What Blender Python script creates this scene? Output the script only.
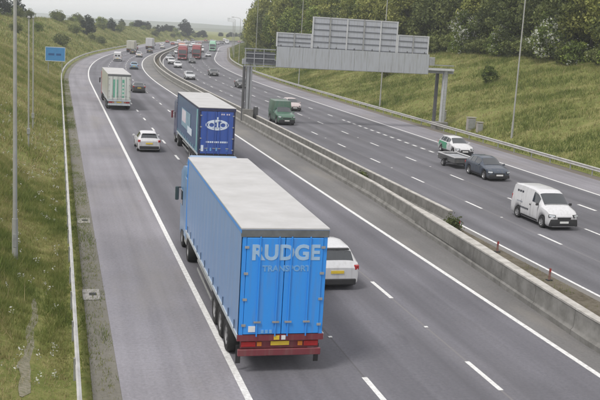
import bpy, bmesh, math, random
import numpy as np
from mathutils import Vector, Matrix
random.seed(7); RNG = np.random.default_rng(7)
PI = math.pi
scene = bpy.context.scene
for o in list(bpy.data.objects): bpy.data.objects.remove(o)
COL = scene.collection

# ------------------------------------------------------------------ camera
F_PX, Y_HOR, CAM_H, ROLL = 912.7, 31.6, 9.743, 0.05785        # in pixels of the 600 px wide photograph
PITCH = math.atan((200 - Y_HOR) / F_PX)
cam = bpy.data.cameras.new('Camera'); camo = bpy.data.objects.new('Camera', cam); COL.objects.link(camo)
cam.sensor_width = 36; cam.lens = F_PX / 600 * 36; cam.clip_start = 0.1; cam.clip_end = 20000
camo.matrix_world = Matrix.Translation((0, 0, CAM_H)) @ Matrix.Rotation(PI/2 - PITCH, 4, 'X') @ Matrix.Rotation(ROLL, 4, 'Z')
scene.camera = camo

# ------------------------------------------------------------------ sky, sun, exposure
SUN_EL, SUN_AZ = math.radians(57), math.radians(222)          # azimuth from +Y towards +X
w = bpy.data.worlds.new('World'); scene.world = w; w.use_nodes = True
nt = w.node_tree; nt.nodes.clear()
out = nt.nodes.new('ShaderNodeOutputWorld'); bg = nt.nodes.new('ShaderNodeBackground')
sky = nt.nodes.new('ShaderNodeTexSky'); sky.sky_type = 'NISHITA'; sky.sun_disc = False
sky.sun_elevation = SUN_EL; sky.sun_rotation = SUN_AZ; sky.air_density = 1.0; sky.dust_density = 4.0; sky.ozone_density = 1.0
hsv = nt.nodes.new('ShaderNodeHueSaturation'); hsv.inputs['Saturation'].default_value = 0.18
tc = nt.nodes.new('ShaderNodeTexCoord'); mp = nt.nodes.new('ShaderNodeMapping'); mp.inputs['Scale'].default_value = (1, 1, 3.5)
nz = nt.nodes.new('ShaderNodeTexNoise'); nz.inputs['Scale'].default_value = 2.3; nz.inputs['Detail'].default_value = 5
rp = nt.nodes.new('ShaderNodeMapRange'); rp.inputs[3].default_value = 6.7; rp.inputs[4].default_value = 8.1
cl = nt.nodes.new('ShaderNodeCombineColor')
mx = nt.nodes.new('ShaderNodeMix'); mx.data_type = 'RGBA'; mx.inputs[0].default_value = 0.86
tint = nt.nodes.new('ShaderNodeMix'); tint.data_type = 'RGBA'; tint.blend_type = 'MULTIPLY'; tint.inputs[0].default_value = 1
tint.inputs[7].default_value = (1.0, 0.988, 1.0, 1)
lk = nt.links.new
lk(tc.outputs['Generated'], mp.inputs[0]); lk(mp.outputs[0], nz.inputs['Vector']); lk(nz.outputs['Fac'], rp.inputs[0])
for k in range(3): lk(rp.outputs[0], cl.inputs[k])
lk(sky.outputs[0], hsv.inputs['Color']); lk(hsv.outputs[0], mx.inputs[6]); lk(cl.outputs[0], tint.inputs[6]); lk(tint.outputs[2], mx.inputs[7])
lk(mx.outputs[2], bg.inputs[0]); bg.inputs[1].default_value = 0.1
lk(bg.outputs[0], out.inputs[0])
sun = bpy.data.lights.new('sun', 'SUN'); suno = bpy.data.objects.new('sun', sun); COL.objects.link(suno)
sun.energy = 1.5; sun.angle = math.radians(13); sun.color = (1, 0.97, 0.92)
sd = Vector((math.sin(SUN_AZ)*math.cos(SUN_EL), math.cos(SUN_AZ)*math.cos(SUN_EL), math.sin(SUN_EL)))
suno.rotation_euler = sd.to_track_quat('Z', 'Y').to_euler(); suno.location = sd * 60
vs = scene.view_settings; vs.view_transform = 'Standard'; vs.look = 'None'; vs.gamma = 1; vs.exposure = 0.5; vs.use_curve_mapping = False
scene.cycles.volume_bounces = 2

# ------------------------------------------------------------------ materials
MATS = {}
def mat(name, col, rough=0.6, metal=0.0, var=0.12, scale=6.0, coat=0.0, bump=0.0, col2=None, spec=0.5, emit=0, obj_rand=0.0, trans=0.0):
    if name in MATS: return MATS[name]
    m = bpy.data.materials.new(name); m.use_nodes = True; t = m.node_tree; b = t.nodes['Principled BSDF']
    b.inputs['Roughness'].default_value = rough; b.inputs['Metallic'].default_value = metal
    b.inputs['Coat Weight'].default_value = coat; b.inputs['Specular IOR Level'].default_value = spec
    if trans: b.inputs['Transmission Weight'].default_value = trans
    c2 = col2 or tuple(max(0, c*(1-var*2)) for c in col)
    tcn = t.nodes.new('ShaderNodeTexCoord'); n = t.nodes.new('ShaderNodeTexNoise'); n.inputs['Scale'].default_value = scale
    n.inputs['Detail'].default_value = 6; n.inputs['Roughness'].default_value = 0.65
    r = t.nodes.new('ShaderNodeMapRange'); r.inputs[1].default_value = 0.35; r.inputs[2].default_value = 0.68
    x = t.nodes.new('ShaderNodeMix'); x.data_type = 'RGBA'
    x.inputs[6].default_value = (*col, 1); x.inputs[7].default_value = (*c2, 1)
    t.links.new(tcn.outputs['Object'], n.inputs['Vector']); t.links.new(n.outputs['Fac'], r.inputs[0]); t.links.new(r.outputs[0], x.inputs[0])
    t.links.new(x.outputs[2], b.inputs['Base Color'])
    if bump:
        bp = t.nodes.new('ShaderNodeBump'); bp.inputs['Strength'].default_value = bump; bp.inputs['Distance'].default_value = 0.05
        t.links.new(n.outputs['Fac'], bp.inputs['Height']); t.links.new(bp.outputs[0], b.inputs['Normal'])
    if emit:
        b.inputs['Emission Color'].default_value = (*col, 1); b.inputs['Emission Strength'].default_value = emit
    MATS[name] = m; return m

def paint(name, col, rough=0.38, dirt=0.35):
    """vehicle paint: clear coat and a film of road dirt that thickens near the sills"""
    if name in MATS: return MATS[name]
    m = bpy.data.materials.new(name); m.use_nodes = True; t = m.node_tree; b = t.nodes['Principled BSDF']
    b.inputs['Roughness'].default_value = rough; b.inputs['Coat Weight'].default_value = 0.35; b.inputs['Coat Roughness'].default_value = 0.12
    tcn = t.nodes.new('ShaderNodeTexCoord'); n = t.nodes.new('ShaderNodeTexNoise'); n.inputs['Scale'].default_value = 3.2; n.inputs['Detail'].default_value = 7
    sp = t.nodes.new('ShaderNodeSeparateXYZ'); zr = t.nodes.new('ShaderNodeMapRange'); zr.inputs[1].default_value = 0.2; zr.inputs[2].default_value = 1.1
    zr.inputs[3].default_value = 1.0; zr.inputs[4].default_value = 0.12
    mu = t.nodes.new('ShaderNodeMath'); mu.operation = 'MULTIPLY'; mu2 = t.nodes.new('ShaderNodeMath'); mu2.operation = 'MULTIPLY'; mu2.inputs[1].default_value = dirt
    x = t.nodes.new('ShaderNodeMix'); x.data_type = 'RGBA'; x.inputs[6].default_value = (*col, 1); x.inputs[7].default_value = (0.19, 0.17, 0.14, 1)
    L = t.links.new
    L(tcn.outputs['Object'], n.inputs['Vector']); L(tcn.outputs['Object'], sp.inputs[0]); L(sp.outputs['Z'], zr.inputs[0])
    L(zr.outputs[0], mu.inputs[0]); L(n.outputs['Fac'], mu.inputs[1]); mp2 = t.nodes.new('ShaderNodeMapping'); mp2.inputs['Scale'].default_value = (9, 9, 0.7); n2 = t.nodes.new('ShaderNodeTexNoise'); n2.inputs['Scale'].default_value = 1.0; n2.inputs['Detail'].default_value = 5
    L(tcn.outputs['Object'], mp2.inputs[0]); L(mp2.outputs[0], n2.inputs['Vector']); r2 = t.nodes.new('ShaderNodeMapRange'); r2.inputs[1].default_value = 0.48; r2.inputs[2].default_value = 0.72; r2.inputs[4].default_value = 0.30*dirt/0.35
    L(n2.outputs['Fac'], r2.inputs[0]); ad = t.nodes.new('ShaderNodeMath'); ad.operation = 'ADD'; ad.use_clamp = True
    L(mu.outputs[0], mu2.inputs[0]); L(mu2.outputs[0], ad.inputs[0]); L(r2.outputs[0], ad.inputs[1]); L(ad.outputs[0], x.inputs[0]); L(x.outputs[2], b.inputs['Base Color'])
    MATS[name] = m; return m

def asphalt(name, base, dirt, amt, streak=0.5, joints=(), track=None):
    m = bpy.data.materials.new(name); m.use_nodes = True; t = m.node_tree; b = t.nodes['Principled BSDF']; L = t.links.new
    b.inputs['Roughness'].default_value = 0.82; b.inputs['Specular IOR Level'].default_value = 0.35
    uv = t.nodes.new('ShaderNodeUVMap'); uv.uv_map = 'UVMap'
    def noise(sc, det, sx=1, sy=1, ro=0.6):
        mpn = t.nodes.new('ShaderNodeMapping'); mpn.inputs['Scale'].default_value = (sx, sy, 1)
        n = t.nodes.new('ShaderNodeTexNoise'); n.inputs['Scale'].default_value = sc; n.inputs['Detail'].default_value = det; n.inputs['Roughness'].default_value = ro
        L(uv.outputs[0], mpn.inputs[0]); L(mpn.outputs[0], n.inputs['Vector']); return n.outputs['Fac']
    def rng(v, a, b_, c=0.0, d=1.0):
        r = t.nodes.new('ShaderNodeMapRange'); r.inputs[1].default_value = a; r.inputs[2].default_value = b_; r.inputs[3].default_value = c; r.inputs[4].default_value = d
        L(v, r.inputs[0]); return r.outputs[0]
    def mix(f, A, B, mode='MIX'):
        x = t.nodes.new('ShaderNodeMix'); x.data_type = 'RGBA'; x.blend_type = mode
        if isinstance(f, float): x.inputs[0].default_value = f
        else: L(f, x.inputs[0])
        for v, i in ((A, 6), (B, 7)):
            if isinstance(v, tuple): x.inputs[i].default_value = (*v, 1)
            else: L(v, x.inputs[i])
        return x.outputs[2]
    big = rng(noise(0.12, 4), 0.3, 0.7); strk = rng(noise(1.0, 5, 1.3, 0.03), 0.3, 0.7); fine = rng(noise(9, 6, ro=0.8), 0.25, 0.75)
    dk = tuple(c*0.78 for c in base); lt = tuple(c*1.12 for c in base)
    c = mix(big, dk, lt); 
    x = t.nodes.new('ShaderNodeMix'); x.data_type = 'RGBA'; x.blend_type = 'MULTIPLY'; x.inputs[0].default_value = streak
    g = t.nodes.new('ShaderNodeCombineColor'); sr = rng(strk, 0, 1, 0.72, 1.18)
    for k in range(3): L(sr, g.inputs[k])
    L(c, x.inputs[6]); L(g.outputs[0], x.inputs[7]); c = x.outputs[2]
    g2 = t.nodes.new('ShaderNodeCombineColor'); fr = rng(fine, 0, 1, 0.66, 1.32)
    for k in range(3): L(fr, g2.inputs[k])
    c = mix(0.8, c, g2.outputs[0], 'MULTIPLY')
    c = mix(rng(noise(0.35, 6, 1, 0.25), 0.52, 0.75, 0, amt), c, dirt)
    sp = t.nodes.new('ShaderNodeSeparateXYZ'); L(uv.outputs[0], sp.inputs[0])
    if track:
        def mth(op, a, b_=None):
            k = t.nodes.new('ShaderNodeMath'); k.operation = op; L(a, k.inputs[0])
            if b_ is not None:
                if isinstance(b_, float): k.inputs[1].default_value = b_
                else: L(b_, k.inputs[1])
            return k.outputs[0]
        u_ = mth('ADD', sp.outputs['X'], mth('MULTIPLY', noise(0.03, 2), 0.5)); ph = mth('MULTIPLY', mth('SUBTRACT', u_, track[0]+0.25), 2*PI/track[1]); cs = mth('COSINE', ph)
        fac = mth('MULTIPLY', rng(cs, 0.9, -0.9), rng(noise(0.25, 5, 2.0, 0.08), 0.25, 0.75, 0.1, track[2]))
        c = mix(fac, c, tuple(q*0.52 for q in base))
        spots = rng(noise(0.55, 3, 1.6, 0.5), 0.66, 0.74, 0, 0.45); c = mix(spots, c, tuple(q*0.5 for q in base))
    for (uj, wd, col) in joints:
        a = t.nodes.new('ShaderNodeMath'); a.operation = 'SUBTRACT'; L(sp.outputs['X'], a.inputs[0]); a.inputs[1].default_value = uj
        ab = t.nodes.new('ShaderNodeMath'); ab.operation = 'ABSOLUTE'; L(a.outputs[0], ab.inputs[0])
        c = mix(rng(ab.outputs[0], wd*0.4, wd, 0.75, 0.0), c, col)
    L(c, b.inputs['Base Color'])
    bp = t.nodes.new('ShaderNodeBump'); bp.inputs['Strength'].default_value = 0.35; bp.inputs['Distance'].default_value = 0.02; L(fine, bp.inputs['Height']); L(bp.outputs[0], b.inputs['Normal'])
    return m

def ground_mat(name, cols, scale=0.35):
    m = bpy.data.materials.new(name); m.use_nodes = True; t = m.node_tree; b = t.nodes['Principled BSDF']; L = t.links.new
    b.inputs['Roughness'].default_value = 0.95; b.inputs['Specular IOR Level'].default_value = 0.1
    tcn = t.nodes.new('ShaderNodeTexCoord')
    def noise(sc, det):
        n = t.nodes.new('ShaderNodeTexNoise'); n.inputs['Scale'].default_value = sc; n.inputs['Detail'].default_value = det; n.inputs['Roughness'].default_value = 0.7
        L(tcn.outputs['Object'], n.inputs['Vector']); return n.outputs['Fac']
    cr = t.nodes.new('ShaderNodeValToRGB'); els = cr.color_ramp.elements
    els[0].position = 0.33; els[0].color = (*cols[0], 1); els[1].position = 0.7; els[1].color = (*cols[-1], 1)
    for i, c in enumerate(cols[1:-1]):
        e = els.new(0.33 + 0.37*(i+1)/(len(cols)-1)); e.color = (*c, 1)
    a = noise(scale, 8); f = noise(4.5, 6)
    x = t.nodes.new('ShaderNodeMath'); x.operation = 'MULTIPLY_ADD'; x.inputs[1].default_value = 0.45
    y = t.nodes.new('ShaderNodeMath'); y.operation = 'MULTIPLY'; y.inputs[1].default_value = 0.55
    L(a, y.inputs[0]); L(f, x.inputs[0]); L(y.outputs[0], x.inputs[2]); L(x.outputs[0], cr.inputs[0]); L(cr.outputs[0], b.inputs['Base Color'])
    bp = t.nodes.new('ShaderNodeBump'); bp.inputs['Strength'].default_value = 0.7; bp.inputs['Distance'].default_value = 0.15; L(f, bp.inputs['Height']); L(bp.outputs[0], b.inputs['Normal'])
    return m

def leaf_mat(name, stops, rough=0.7, rand=0.25):
    """colour picked by each leaf's own 'tint' value; slight shift per plant"""
    m = bpy.data.materials.new(name); m.use_nodes = True; t = m.node_tree; b = t.nodes['Principled BSDF']; L = t.links.new
    b.inputs['Roughness'].default_value = rough; b.inputs['Specular IOR Level'].default_value = 0.25
    at = t.nodes.new('ShaderNodeAttribute'); at.attribute_name = 'tint'
    cr = t.nodes.new('ShaderNodeValToRGB'); els = cr.color_ramp.elements
    els[0].position, els[0].color = stops[0][0], (*stops[0][1], 1); els[1].position, els[1].color = stops[-1][0], (*stops[-1][1], 1)
    for p, c in stops[1:-1]: e = els.new(p); e.color = (*c, 1)
    oi = t.nodes.new('ShaderNodeObjectInfo'); mr = t.nodes.new('ShaderNodeMapRange'); mr.inputs[3].default_value = 1-rand; mr.inputs[4].default_value = 1+rand
    L(oi.outputs['Random'], mr.inputs[0])
    h = t.nodes.new('ShaderNodeHueSaturation'); L(at.outputs['Fac'], cr.inputs[0]); L(cr.outputs[0], h.inputs['Color']); L(mr.outputs[0], h.inputs['Value'])
    L(h.outputs[0], b.inputs['Base Color'])
    tr = t.nodes.new('ShaderNodeBsdfTranslucent'); L(h.outputs[0], tr.inputs['Color']); ms = t.nodes.new('ShaderNodeMixShader'); ms.inputs[0].default_value = 0.28
    L(b.outputs[0], ms.inputs[1]); L(tr.outputs[0], ms.inputs[2]); L(ms.outputs[0], t.nodes['Material Output'].inputs['Surface'])
    return m

GLASS = mat('vehicle_glass', (0.030, 0.036, 0.042), 0.06, 0, 0.1, 2, spec=0.8, coat=0.5)
GLASS_PALE = mat('bright_reflecting_glass', (0.10, 0.115, 0.12), 0.06, 0, 0.1, 2, spec=0.9, coat=0.6)
RUBBER = mat('tyre_rubber', (0.022, 0.022, 0.023), 0.85, 0, 0.2, 9)
BLACKP = mat('black_plastic', (0.028, 0.028, 0.03), 0.6, 0, 0.15, 7)
ALLOY = mat('alloy', (0.42, 0.42, 0.43), 0.4, 0.6, 0.15, 9)
STEELW = mat('steel_wheel', (0.32, 0.32, 0.33), 0.55, 0.2, 0.25, 9)
HEADL = mat('headlamp_lens', (0.50, 0.53, 0.56), 0.1, 0, 0.05, 5, coat=1)
TAILL = mat('tail_lamp_lens', (0.42, 0.012, 0.012), 0.2, 0, 0.15, 8, coat=1)
AMBER = mat('amber_lens', (0.6, 0.2, 0.02), 0.25, 0, 0.1, 8, coat=0.6)
PLATEW = mat('white_number_plate', (0.75, 0.75, 0.73), 0.4, 0, 0.05, 5)
PLATEY = mat('yellow_number_plate', (0.72, 0.52, 0.05), 0.4, 0, 0.05, 5)
CHASSIS = mat('chassis_steel', (0.04, 0.04, 0.042), 0.7, 0.2, 0.25, 4)
GALV = mat('galvanised_steel', (0.40, 0.41, 0.41), 0.5, 0.35, 0.2, 3, col2=(0.28, 0.28, 0.27))
RUST = mat('rusty_red_steel', (0.30, 0.17, 0.145), 0.8, 0.1, 0.3, 6)
WHITEP = mat('white_road_paint', (0.78, 0.78, 0.77), 0.65, 0, 0.12, 7.0, col2=(0.50, 0.49, 0.48))
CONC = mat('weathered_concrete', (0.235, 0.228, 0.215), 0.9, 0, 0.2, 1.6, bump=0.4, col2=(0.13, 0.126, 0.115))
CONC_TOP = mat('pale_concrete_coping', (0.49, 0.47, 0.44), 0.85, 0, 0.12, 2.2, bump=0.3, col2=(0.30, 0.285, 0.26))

# ------------------------------------------------------------------ mesh helpers
class MB:
    def __init__(self): self.v = []; self.f = []
    def add(self, vs, fs, M=None):
        o = len(self.v)
        for p in vs: self.v.append(tuple(M @ Vector(p)) if M is not None else tuple(p))
        for f in fs: self.f.append(tuple(i+o for i in f))
        return self
    def box(self, c, s, M=None, top=(1, 1), shift=(0, 0)):
        x, y, z = s[0]/2, s[1]/2, s[2]/2; cx, cy, cz = c
        vs = [(cx-x, cy-y, cz-z), (cx+x, cy-y, cz-z), (cx+x, cy+y, cz-z), (cx-x, cy+y, cz-z)]
        vs += [(cx+shift[0]-x*top[0], cy+shift[1]-y*top[1], cz+z), (cx+shift[0]+x*top[0], cy+shift[1]-y*top[1], cz+z), (cx+shift[0]+x*top[0], cy+shift[1]+y*top[1], cz+z), (cx+shift[0]-x*top[0], cy+shift[1]+y*top[1], cz+z)]
        return self.add(vs, [(3, 2, 1, 0), (4, 5, 6, 7), (0, 1, 5, 4), (1, 2, 6, 5), (2, 3, 7, 6), (3, 0, 4, 7)], M)
    def tube(self, a, b, r0, r1=None, n=8, cap=True):
        a, b = Vector(a), Vector(b); r1 = r0 if r1 is None else r1
        d = (b-a).normalized(); q = d.to_track_quat('Z', 'Y')
        vs = []
        for P, r in ((a, r0), (b, r1)):
            for i in range(n): vs.append(P + q @ Vector((r*math.cos(2*PI*i/n), r*math.sin(2*PI*i/n), 0)))
        fs = [(i, (i+1) % n, n+(i+1) % n, n+i) for i in range(n)]
        if cap: fs += [tuple(range(n))[::-1], tuple(range(n, 2*n))]
        return self.add(vs, fs)
    def path(self, pts, rs, n=7):
        for i in range(len(pts)-1): self.tube(pts[i], pts[i+1], rs[i], rs[i+1], n)
        return self
    def lathe(self, prof, axis='X', n=20, M=None):
        """closed profile of (r, h) turned round an axis"""
        vs = []; m = len(prof)
        for i in range(n):
            a = 2*PI*i/n
            for r, h in prof:
                c, s = r*math.cos(a), r*math.sin(a)
                vs.append((h, c, s) if axis == 'X' else (c, s, h))
        fs = []
        for i in range(n):
            j = (i+1) % n
            for k in range(m-1): fs.append((i*m+k, j*m+k, j*m+k+1, i*m+k+1))
        return self.add(vs, fs, M)
    def grid(self, rows):
        n = len(rows[0]); vs = [p for r in rows for p in r]
        return self.add(vs, [(i*n+j, i*n+j+1, (i+1)*n+j+1, (i+1)*n+j) for i in range(len(rows)-1) for j in range(n-1)])
    def mesh(self, name, m, bevel=0, smooth=35, seg=1):
        me = bpy.data.meshes.new(name); me.from_pydata(self.v, [], self.f); me.update()
        bm = bmesh.new(); bm.from_mesh(me); bmesh.ops.recalc_face_normals(bm, faces=bm.faces)
        if bevel:
            es = [e for e in bm.edges if e.is_manifold and e.calc_face_angle(0) > math.radians(40)]
            bmesh.ops.bevel(bm, geom=es, offset=bevel, segments=seg, affect='EDGES', profile=0.6, clamp_overlap=True)
        bm.to_mesh(me); bm.free()
        if smooth:
            me.polygons.foreach_set('use_smooth', [True]*len(me.polygons)); me.set_sharp_from_angle(angle=math.radians(smooth))
        me.materials.append(m); return me
    def build(self, name, m, parent=None, loc=None, bevel=0, smooth=35, seg=1):
        return link(name, self.mesh(name, m, bevel, smooth, seg), parent, loc)

def link(name, data, parent=None, loc=None):
    o = bpy.data.objects.new(name, data); COL.objects.link(o)
    if parent: o.parent = parent
    if loc is not None: o.location = loc
    return o
def tag(o, label=None, cat=None, group=None, kind=None):
    if label: o['label'] = label
    if cat: o['category'] = cat
    if group: o['group'] = group
    if kind: o['kind'] = kind
    return o
def empty(name, loc=(0, 0, 0), rz=0):
    o = link(name, None); o.location = loc; o.rotation_euler = (0, 0, rz); o.empty_display_size = 0.3; return o
def copy_tree(o, parent=None):
    c = o.copy(); COL.objects.link(c); c.parent = parent
    for ch in list(o.children): copy_tree(ch, c)
    return c
def text(name, s, size, m, parent, loc, rot, sx=1.0, bold=0.0, depth=0.004):
    cu = bpy.data.curves.new(name, 'FONT'); cu.body = s; cu.size = size; cu.align_x = 'CENTER'; cu.align_y = 'CENTER'; cu.offset = bold; cu.extrude = depth; cu.resolution_u = 4
    to = bpy.data.objects.new(name, cu); COL.objects.link(to)
    me = bpy.data.meshes.new_from_object(to.evaluated_get(bpy.context.evaluated_depsgraph_get())); bpy.data.objects.remove(to)
    me.materials.clear(); me.materials.append(m)
    o = link(name, me, parent, loc); o.rotation_euler = rot; o.scale = (sx, 1, 1); return o

# ------------------------------------------------------------------ road alignment: s along, u to the right of the left carriageway's inner edge line
def heading(s): 
    s = np.asarray(s, float)
    return -0.26537 + 0.00115*(np.clip(s, 148.2, 302)-148.2) + 0.0011*(np.clip(s, 430, 800)-430)
_S = np.arange(-80, 2600.5, 0.5); _H = heading(_S)
_X = np.concatenate([[0], np.cumsum(np.sin(_H[:-1])*0.5)]); _Y = np.concatenate([[0], np.cumsum(np.cos(_H[:-1])*0.5)])
_i0 = int(80/0.5); _X = _X - _X[_i0] + 16.547; _Y = _Y - _Y[_i0]
def rxy(s, u):
    h = heading(s); x = np.interp(s, _S, _X); y = np.interp(s, _S, _Y)
    return x + u*np.cos(h), y - u*np.sin(h)
def zt_left(s): return np.interp(s, [-80, 250, 500, 600, 700, 900, 1200], [10.0, 9.9, 7.2, 5.4, 2.6, 1.4, 1.0])
def ut_right(s): return np.interp(s, [0, 145, 255, 2000], [45, 45, 31, 31])
def smin(a, b, k): 
    h = np.clip(0.5 + 0.5*(b-a)/k, 0, 1); return b*(1-h) + a*h - k*h*(1-h)
def bumps(s, u): return 0.10*np.sin(s*0.31+u*0.5) + 0.08*np.sin(s*0.77-u*0.9+1.3) + 0.05*np.sin(s*1.9+u*1.7) + 0.16*np.sin(s*0.083+u*0.21+0.7)
def tz(s, u):
    s = np.asarray(s, float); u = np.asarray(u, float)
    zl = smin((-16.3-u)*0.42, zt_left(s), 1.6); ur = ut_right(s); zr = smin((u-25.4)*0.41, (ur-25.4)*0.41, 1.2)
    wl = np.clip((-16.6-u)/2.5, 0, 1); wr = np.clip((u-25.8)/2.5, 0, 1)
    b = bumps(s, u)
    z = np.where(u < -16.3, zl, np.where(u > 25.4, zr, 0.0))
    return np.maximum(z, 0) + b*(wl+wr) - 0.04
def RP(s, u, z=0.0): 
    x, y = rxy(s, u); return Vector((float(x), float(y), z))
def RG(s, u, dz=0.0): return RP(s, u, float(tz(s, u))+dz)
def place(o, s, u, z=0.0, oncoming=False, yaw=0.0):
    o.location = RP(s, u, z); o.rotation_euler = (0, 0, -float(heading(s)) + (PI if oncoming else 0) + yaw)

SS = np.concatenate([np.arange(-60, 220, 2.0), np.arange(220, 460, 5.0), np.arange(460, 1500, 10.0)])
def strip(name, u0, u1, z, m, s0=-60, s1=1490, parent=None, label=None, nu=2):
    ss = [s for s in SS if s0 < s < s1]; ss = [s0] + ss + [s1]
    f0 = u0 if callable(u0) else (lambda s: u0); f1 = u1 if callable(u1) else (lambda s: u1)
    rows = []; uvs = []
    for s in ss:
        us = np.linspace(f0(s), f1(s), nu); rows.append([RP(s, u, z) for u in us]); uvs += [(u, s) for u in us]
    mb = MB().grid(rows); me = bpy.data.meshes.new(name); me.from_pydata(mb.v, [], [f[::-1] for f in mb.f] if False else mb.f); me.update()
    if me.polygons[0].normal.z < 0: me.flip_normals()
    uvl = me.uv_layers.new(name='UVMap')
    for lp in me.loops: uvl.data[lp.index].uv = uvs[lp.vertex_index]
    me.materials.append(m); o = link(name, me, parent)
    if not parent: tag(o, kind='structure')
    return o

# ------------------------------------------------------------------ terrain
GR = ground_mat('rough_grass_ground', [(0.085, 0.105, 0.030), (0.15, 0.172, 0.050), (0.225, 0.218, 0.082), (0.29, 0.245, 0.13)])
UU = np.concatenate([[-420, -260, -160, -110, -80, -62], np.arange(-52, -16.5, 0.9), [-16.2, -15.2, -14.0, -8, 0, 8, 16, 23.4, 24.6, 25.4], np.arange(26, 52, 0.9), [56, 64, 80, 120, 200, 340]])
ST = np.concatenate([np.arange(-60, 130, 1.2), np.arange(130, 300, 3.0), np.arange(300, 1500, 10.0)])
rows = []
for s in ST:
    x, y = rxy(np.full(len(UU), s), UU); z = tz(np.full(len(UU), s), UU); rows.append([tuple(p) for p in np.stack([x, y, z], 1)])
tag(MB().grid(rows).build('terrain', GR, smooth=180), kind='structure')
far_mat = ground_mat('distant_fields', [(0.05, 0.065, 0.03), (0.08, 0.09, 0.045), (0.11, 0.11, 0.06)], 0.01)
m = MB(); n = 64
m.add([(0, 0, -1.6)] + [(5200*math.cos(2*PI*i/n), 5200*math.sin(2*PI*i/n), -1.6) for i in range(n)], [(0, i+1, (i+1) % n + 1) for i in range(n)])
tag(m.build('distant_plain', far_mat, smooth=0), kind='structure')
for k, (dist, h0, ph) in enumerate(((2300, 9, 0.3), (3100, 15, 2.1), (4300, 26, 4.0))):
    rows = [[], [], []]
    for i in range(91):
        a = math.radians(-60 + i*120/90); hh = h0*(0.72 + 0.22*math.sin(a*7+ph) + 0.16*math.sin(a*17+ph*2) + 0.05*math.sin(a*53+ph))
        for j, (dd, zz) in enumerate(((-420, -2.0), (0, hh), (520, -2.0))):
            rows[j].append(((dist+dd)*math.sin(a), (dist+dd)*math.cos(a), zz))
    tag(MB().grid(rows).build('hills' , far_mat, smooth=180), kind='structure')

# ------------------------------------------------------------------ carriageways
A_LANE = asphalt('lane_asphalt', (0.163, 0.160, 0.180), (0.165, 0.158, 0.158), 0.3, 0.75, joints=[(-3.65, 0.05, (0.2, 0.19, 0.19)), (-7.3, 0.04, (0.1, 0.095, 0.1)), ], track=(0.0, 1.825, 0.75))
A_LANE_R = asphalt('far_lane_asphalt', (0.150, 0.148, 0.164), (0.165, 0.158, 0.158), 0.3, 0.75, joints=[(8.5, 0.05, (0.2, 0.19, 0.19)), (12.05, 0.05, (0.19, 0.18, 0.18)), (15.9, 0.05, (0.12, 0.115, 0.118))], track=(5.0, 1.82, 0.7))
A_SHLD = asphalt('hard_shoulder_asphalt', (0.238, 0.229, 0.25), (0.25, 0.23, 0.21), 0.5, 0.7)
A_DIRT = asphalt('gritty_margin_asphalt', (0.175, 0.17, 0.168), (0.235, 0.215, 0.185), 0.7, 0.5)
def ub(s): return float(np.interp(s, [-60, 20, 30, 44, 56, 75, 2000], [1.35, 1.35, 1.4, 2.2, 2.75, 2.85, 2.9]))
left = strip('carriageway_left', -10.95, 0.0, 0.0, A_LANE)
right = strip('carriageway_right', 5.0, 19.55, 0.0, A_LANE_R)
strip('hard_shoulder_left', -14.25, -10.95, 0.0, A_SHLD); strip('hard_shoulder_right', 19.55, 23.4, 0.0, A_SHLD)
strip('hard_strip_left', 0.0, lambda s: ub(s)+0.05, 0.0, A_DIRT); strip('hard_strip_right', 4.55, 5.0, 0.0, A_DIRT)
strip('shoulder_grit_left', -15.0, -14.25, -0.012, asphalt('grit_verge', (0.165, 0.155, 0.13), (0.11, 0.13, 0.06), 1.0, 0.4))
strip('shoulder_grit_right', 23.4, 24.6, -0.012, asphalt('grit_verge_right', (0.17, 0.15, 0.125), (0.11, 0.105, 0.06), 0.6, 0.4))
RES = ground_mat('reserve_dirt', [(0.06, 0.055, 0.035), (0.115, 0.10, 0.075), (0.17, 0.15, 0.12), (0.10, 0.11, 0.05)], 0.5)
strip('central_reserve', lambda s: ub(s), 4.6, 0.02, RES)
# painted lines
strip('edge_line', -11.05, -10.85, 0.005, WHITEP, parent=left); strip('edge_line', -0.1, 0.1, 0.005, WHITEP, parent=left)
strip('edge_line', 19.45, 19.65, 0.005, WHITEP, parent=right)
strip('edge_line', 5.02, 5.17, 0.005, WHITEP, parent=right)
def dash_row(u, s_ref, step, ln, parent, far=230, s1=700, wd=0.16, s0=8):
    fm = MB()
    k0 = math.ceil((s0-s_ref)/step); s = s_ref + k0*step
    while s < s1:
        hw = wd/2
        if s < far:
            mb = MB(); mb.add([RP(s, u-hw, 0.005), RP(s, u+hw, 0.005), RP(s+ln, u+hw, 0.005), RP(s+ln, u-hw, 0.005)], [(0, 1, 2, 3)]); mb.build('lane_dash', WHITEP, parent, smooth=0)
        else: fm.add([RP(s, u-hw, 0.005), RP(s, u+hw, 0.005), RP(s+ln, u+hw, 0.005), RP(s+ln, u-hw, 0.005)], [(0, 1, 2, 3)])
        s += step
    if fm.v: tag(fm.build('far_lane_dashes', WHITEP, parent, smooth=0), kind='stuff')
dash_row(-3.65, 26.6, 9, 2.3, left); dash_row(-7.3, 25.7, 9, 2.3, left, wd=0.17)
dash_row(8.5, 44.0, 9.05, 2.3, right); dash_row(12.05, 45.3, 9.05, 2.3, right)
dash_row(15.9, 54.0, 2.0, 1.0, right, far=106, s1=106, wd=0.24, s0=73); dash_row(15.9, 52.6, 4.0, 2.0, right, far=72.5, s1=72.5, s0=20, wd=0.22); dash_row(15.9, 109.0, 9.0, 2.0, right, s0=108, wd=0.16)
STUD = MB().box((0, 0, 0.012), (0.13, 0.11, 0.022)).mesh('road_stud', PLATEW, bevel=0.005)
for u, s_ref, par in ((-3.65, 32.2, left), (-7.3, 31.5, left), (8.5, 50.5, right), (12.05, 51.5, right)):
    for k in range(-1, 7): o = link('road_stud', STUD, par); place(o, s_ref + 18*k, u, 0.0)
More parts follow.
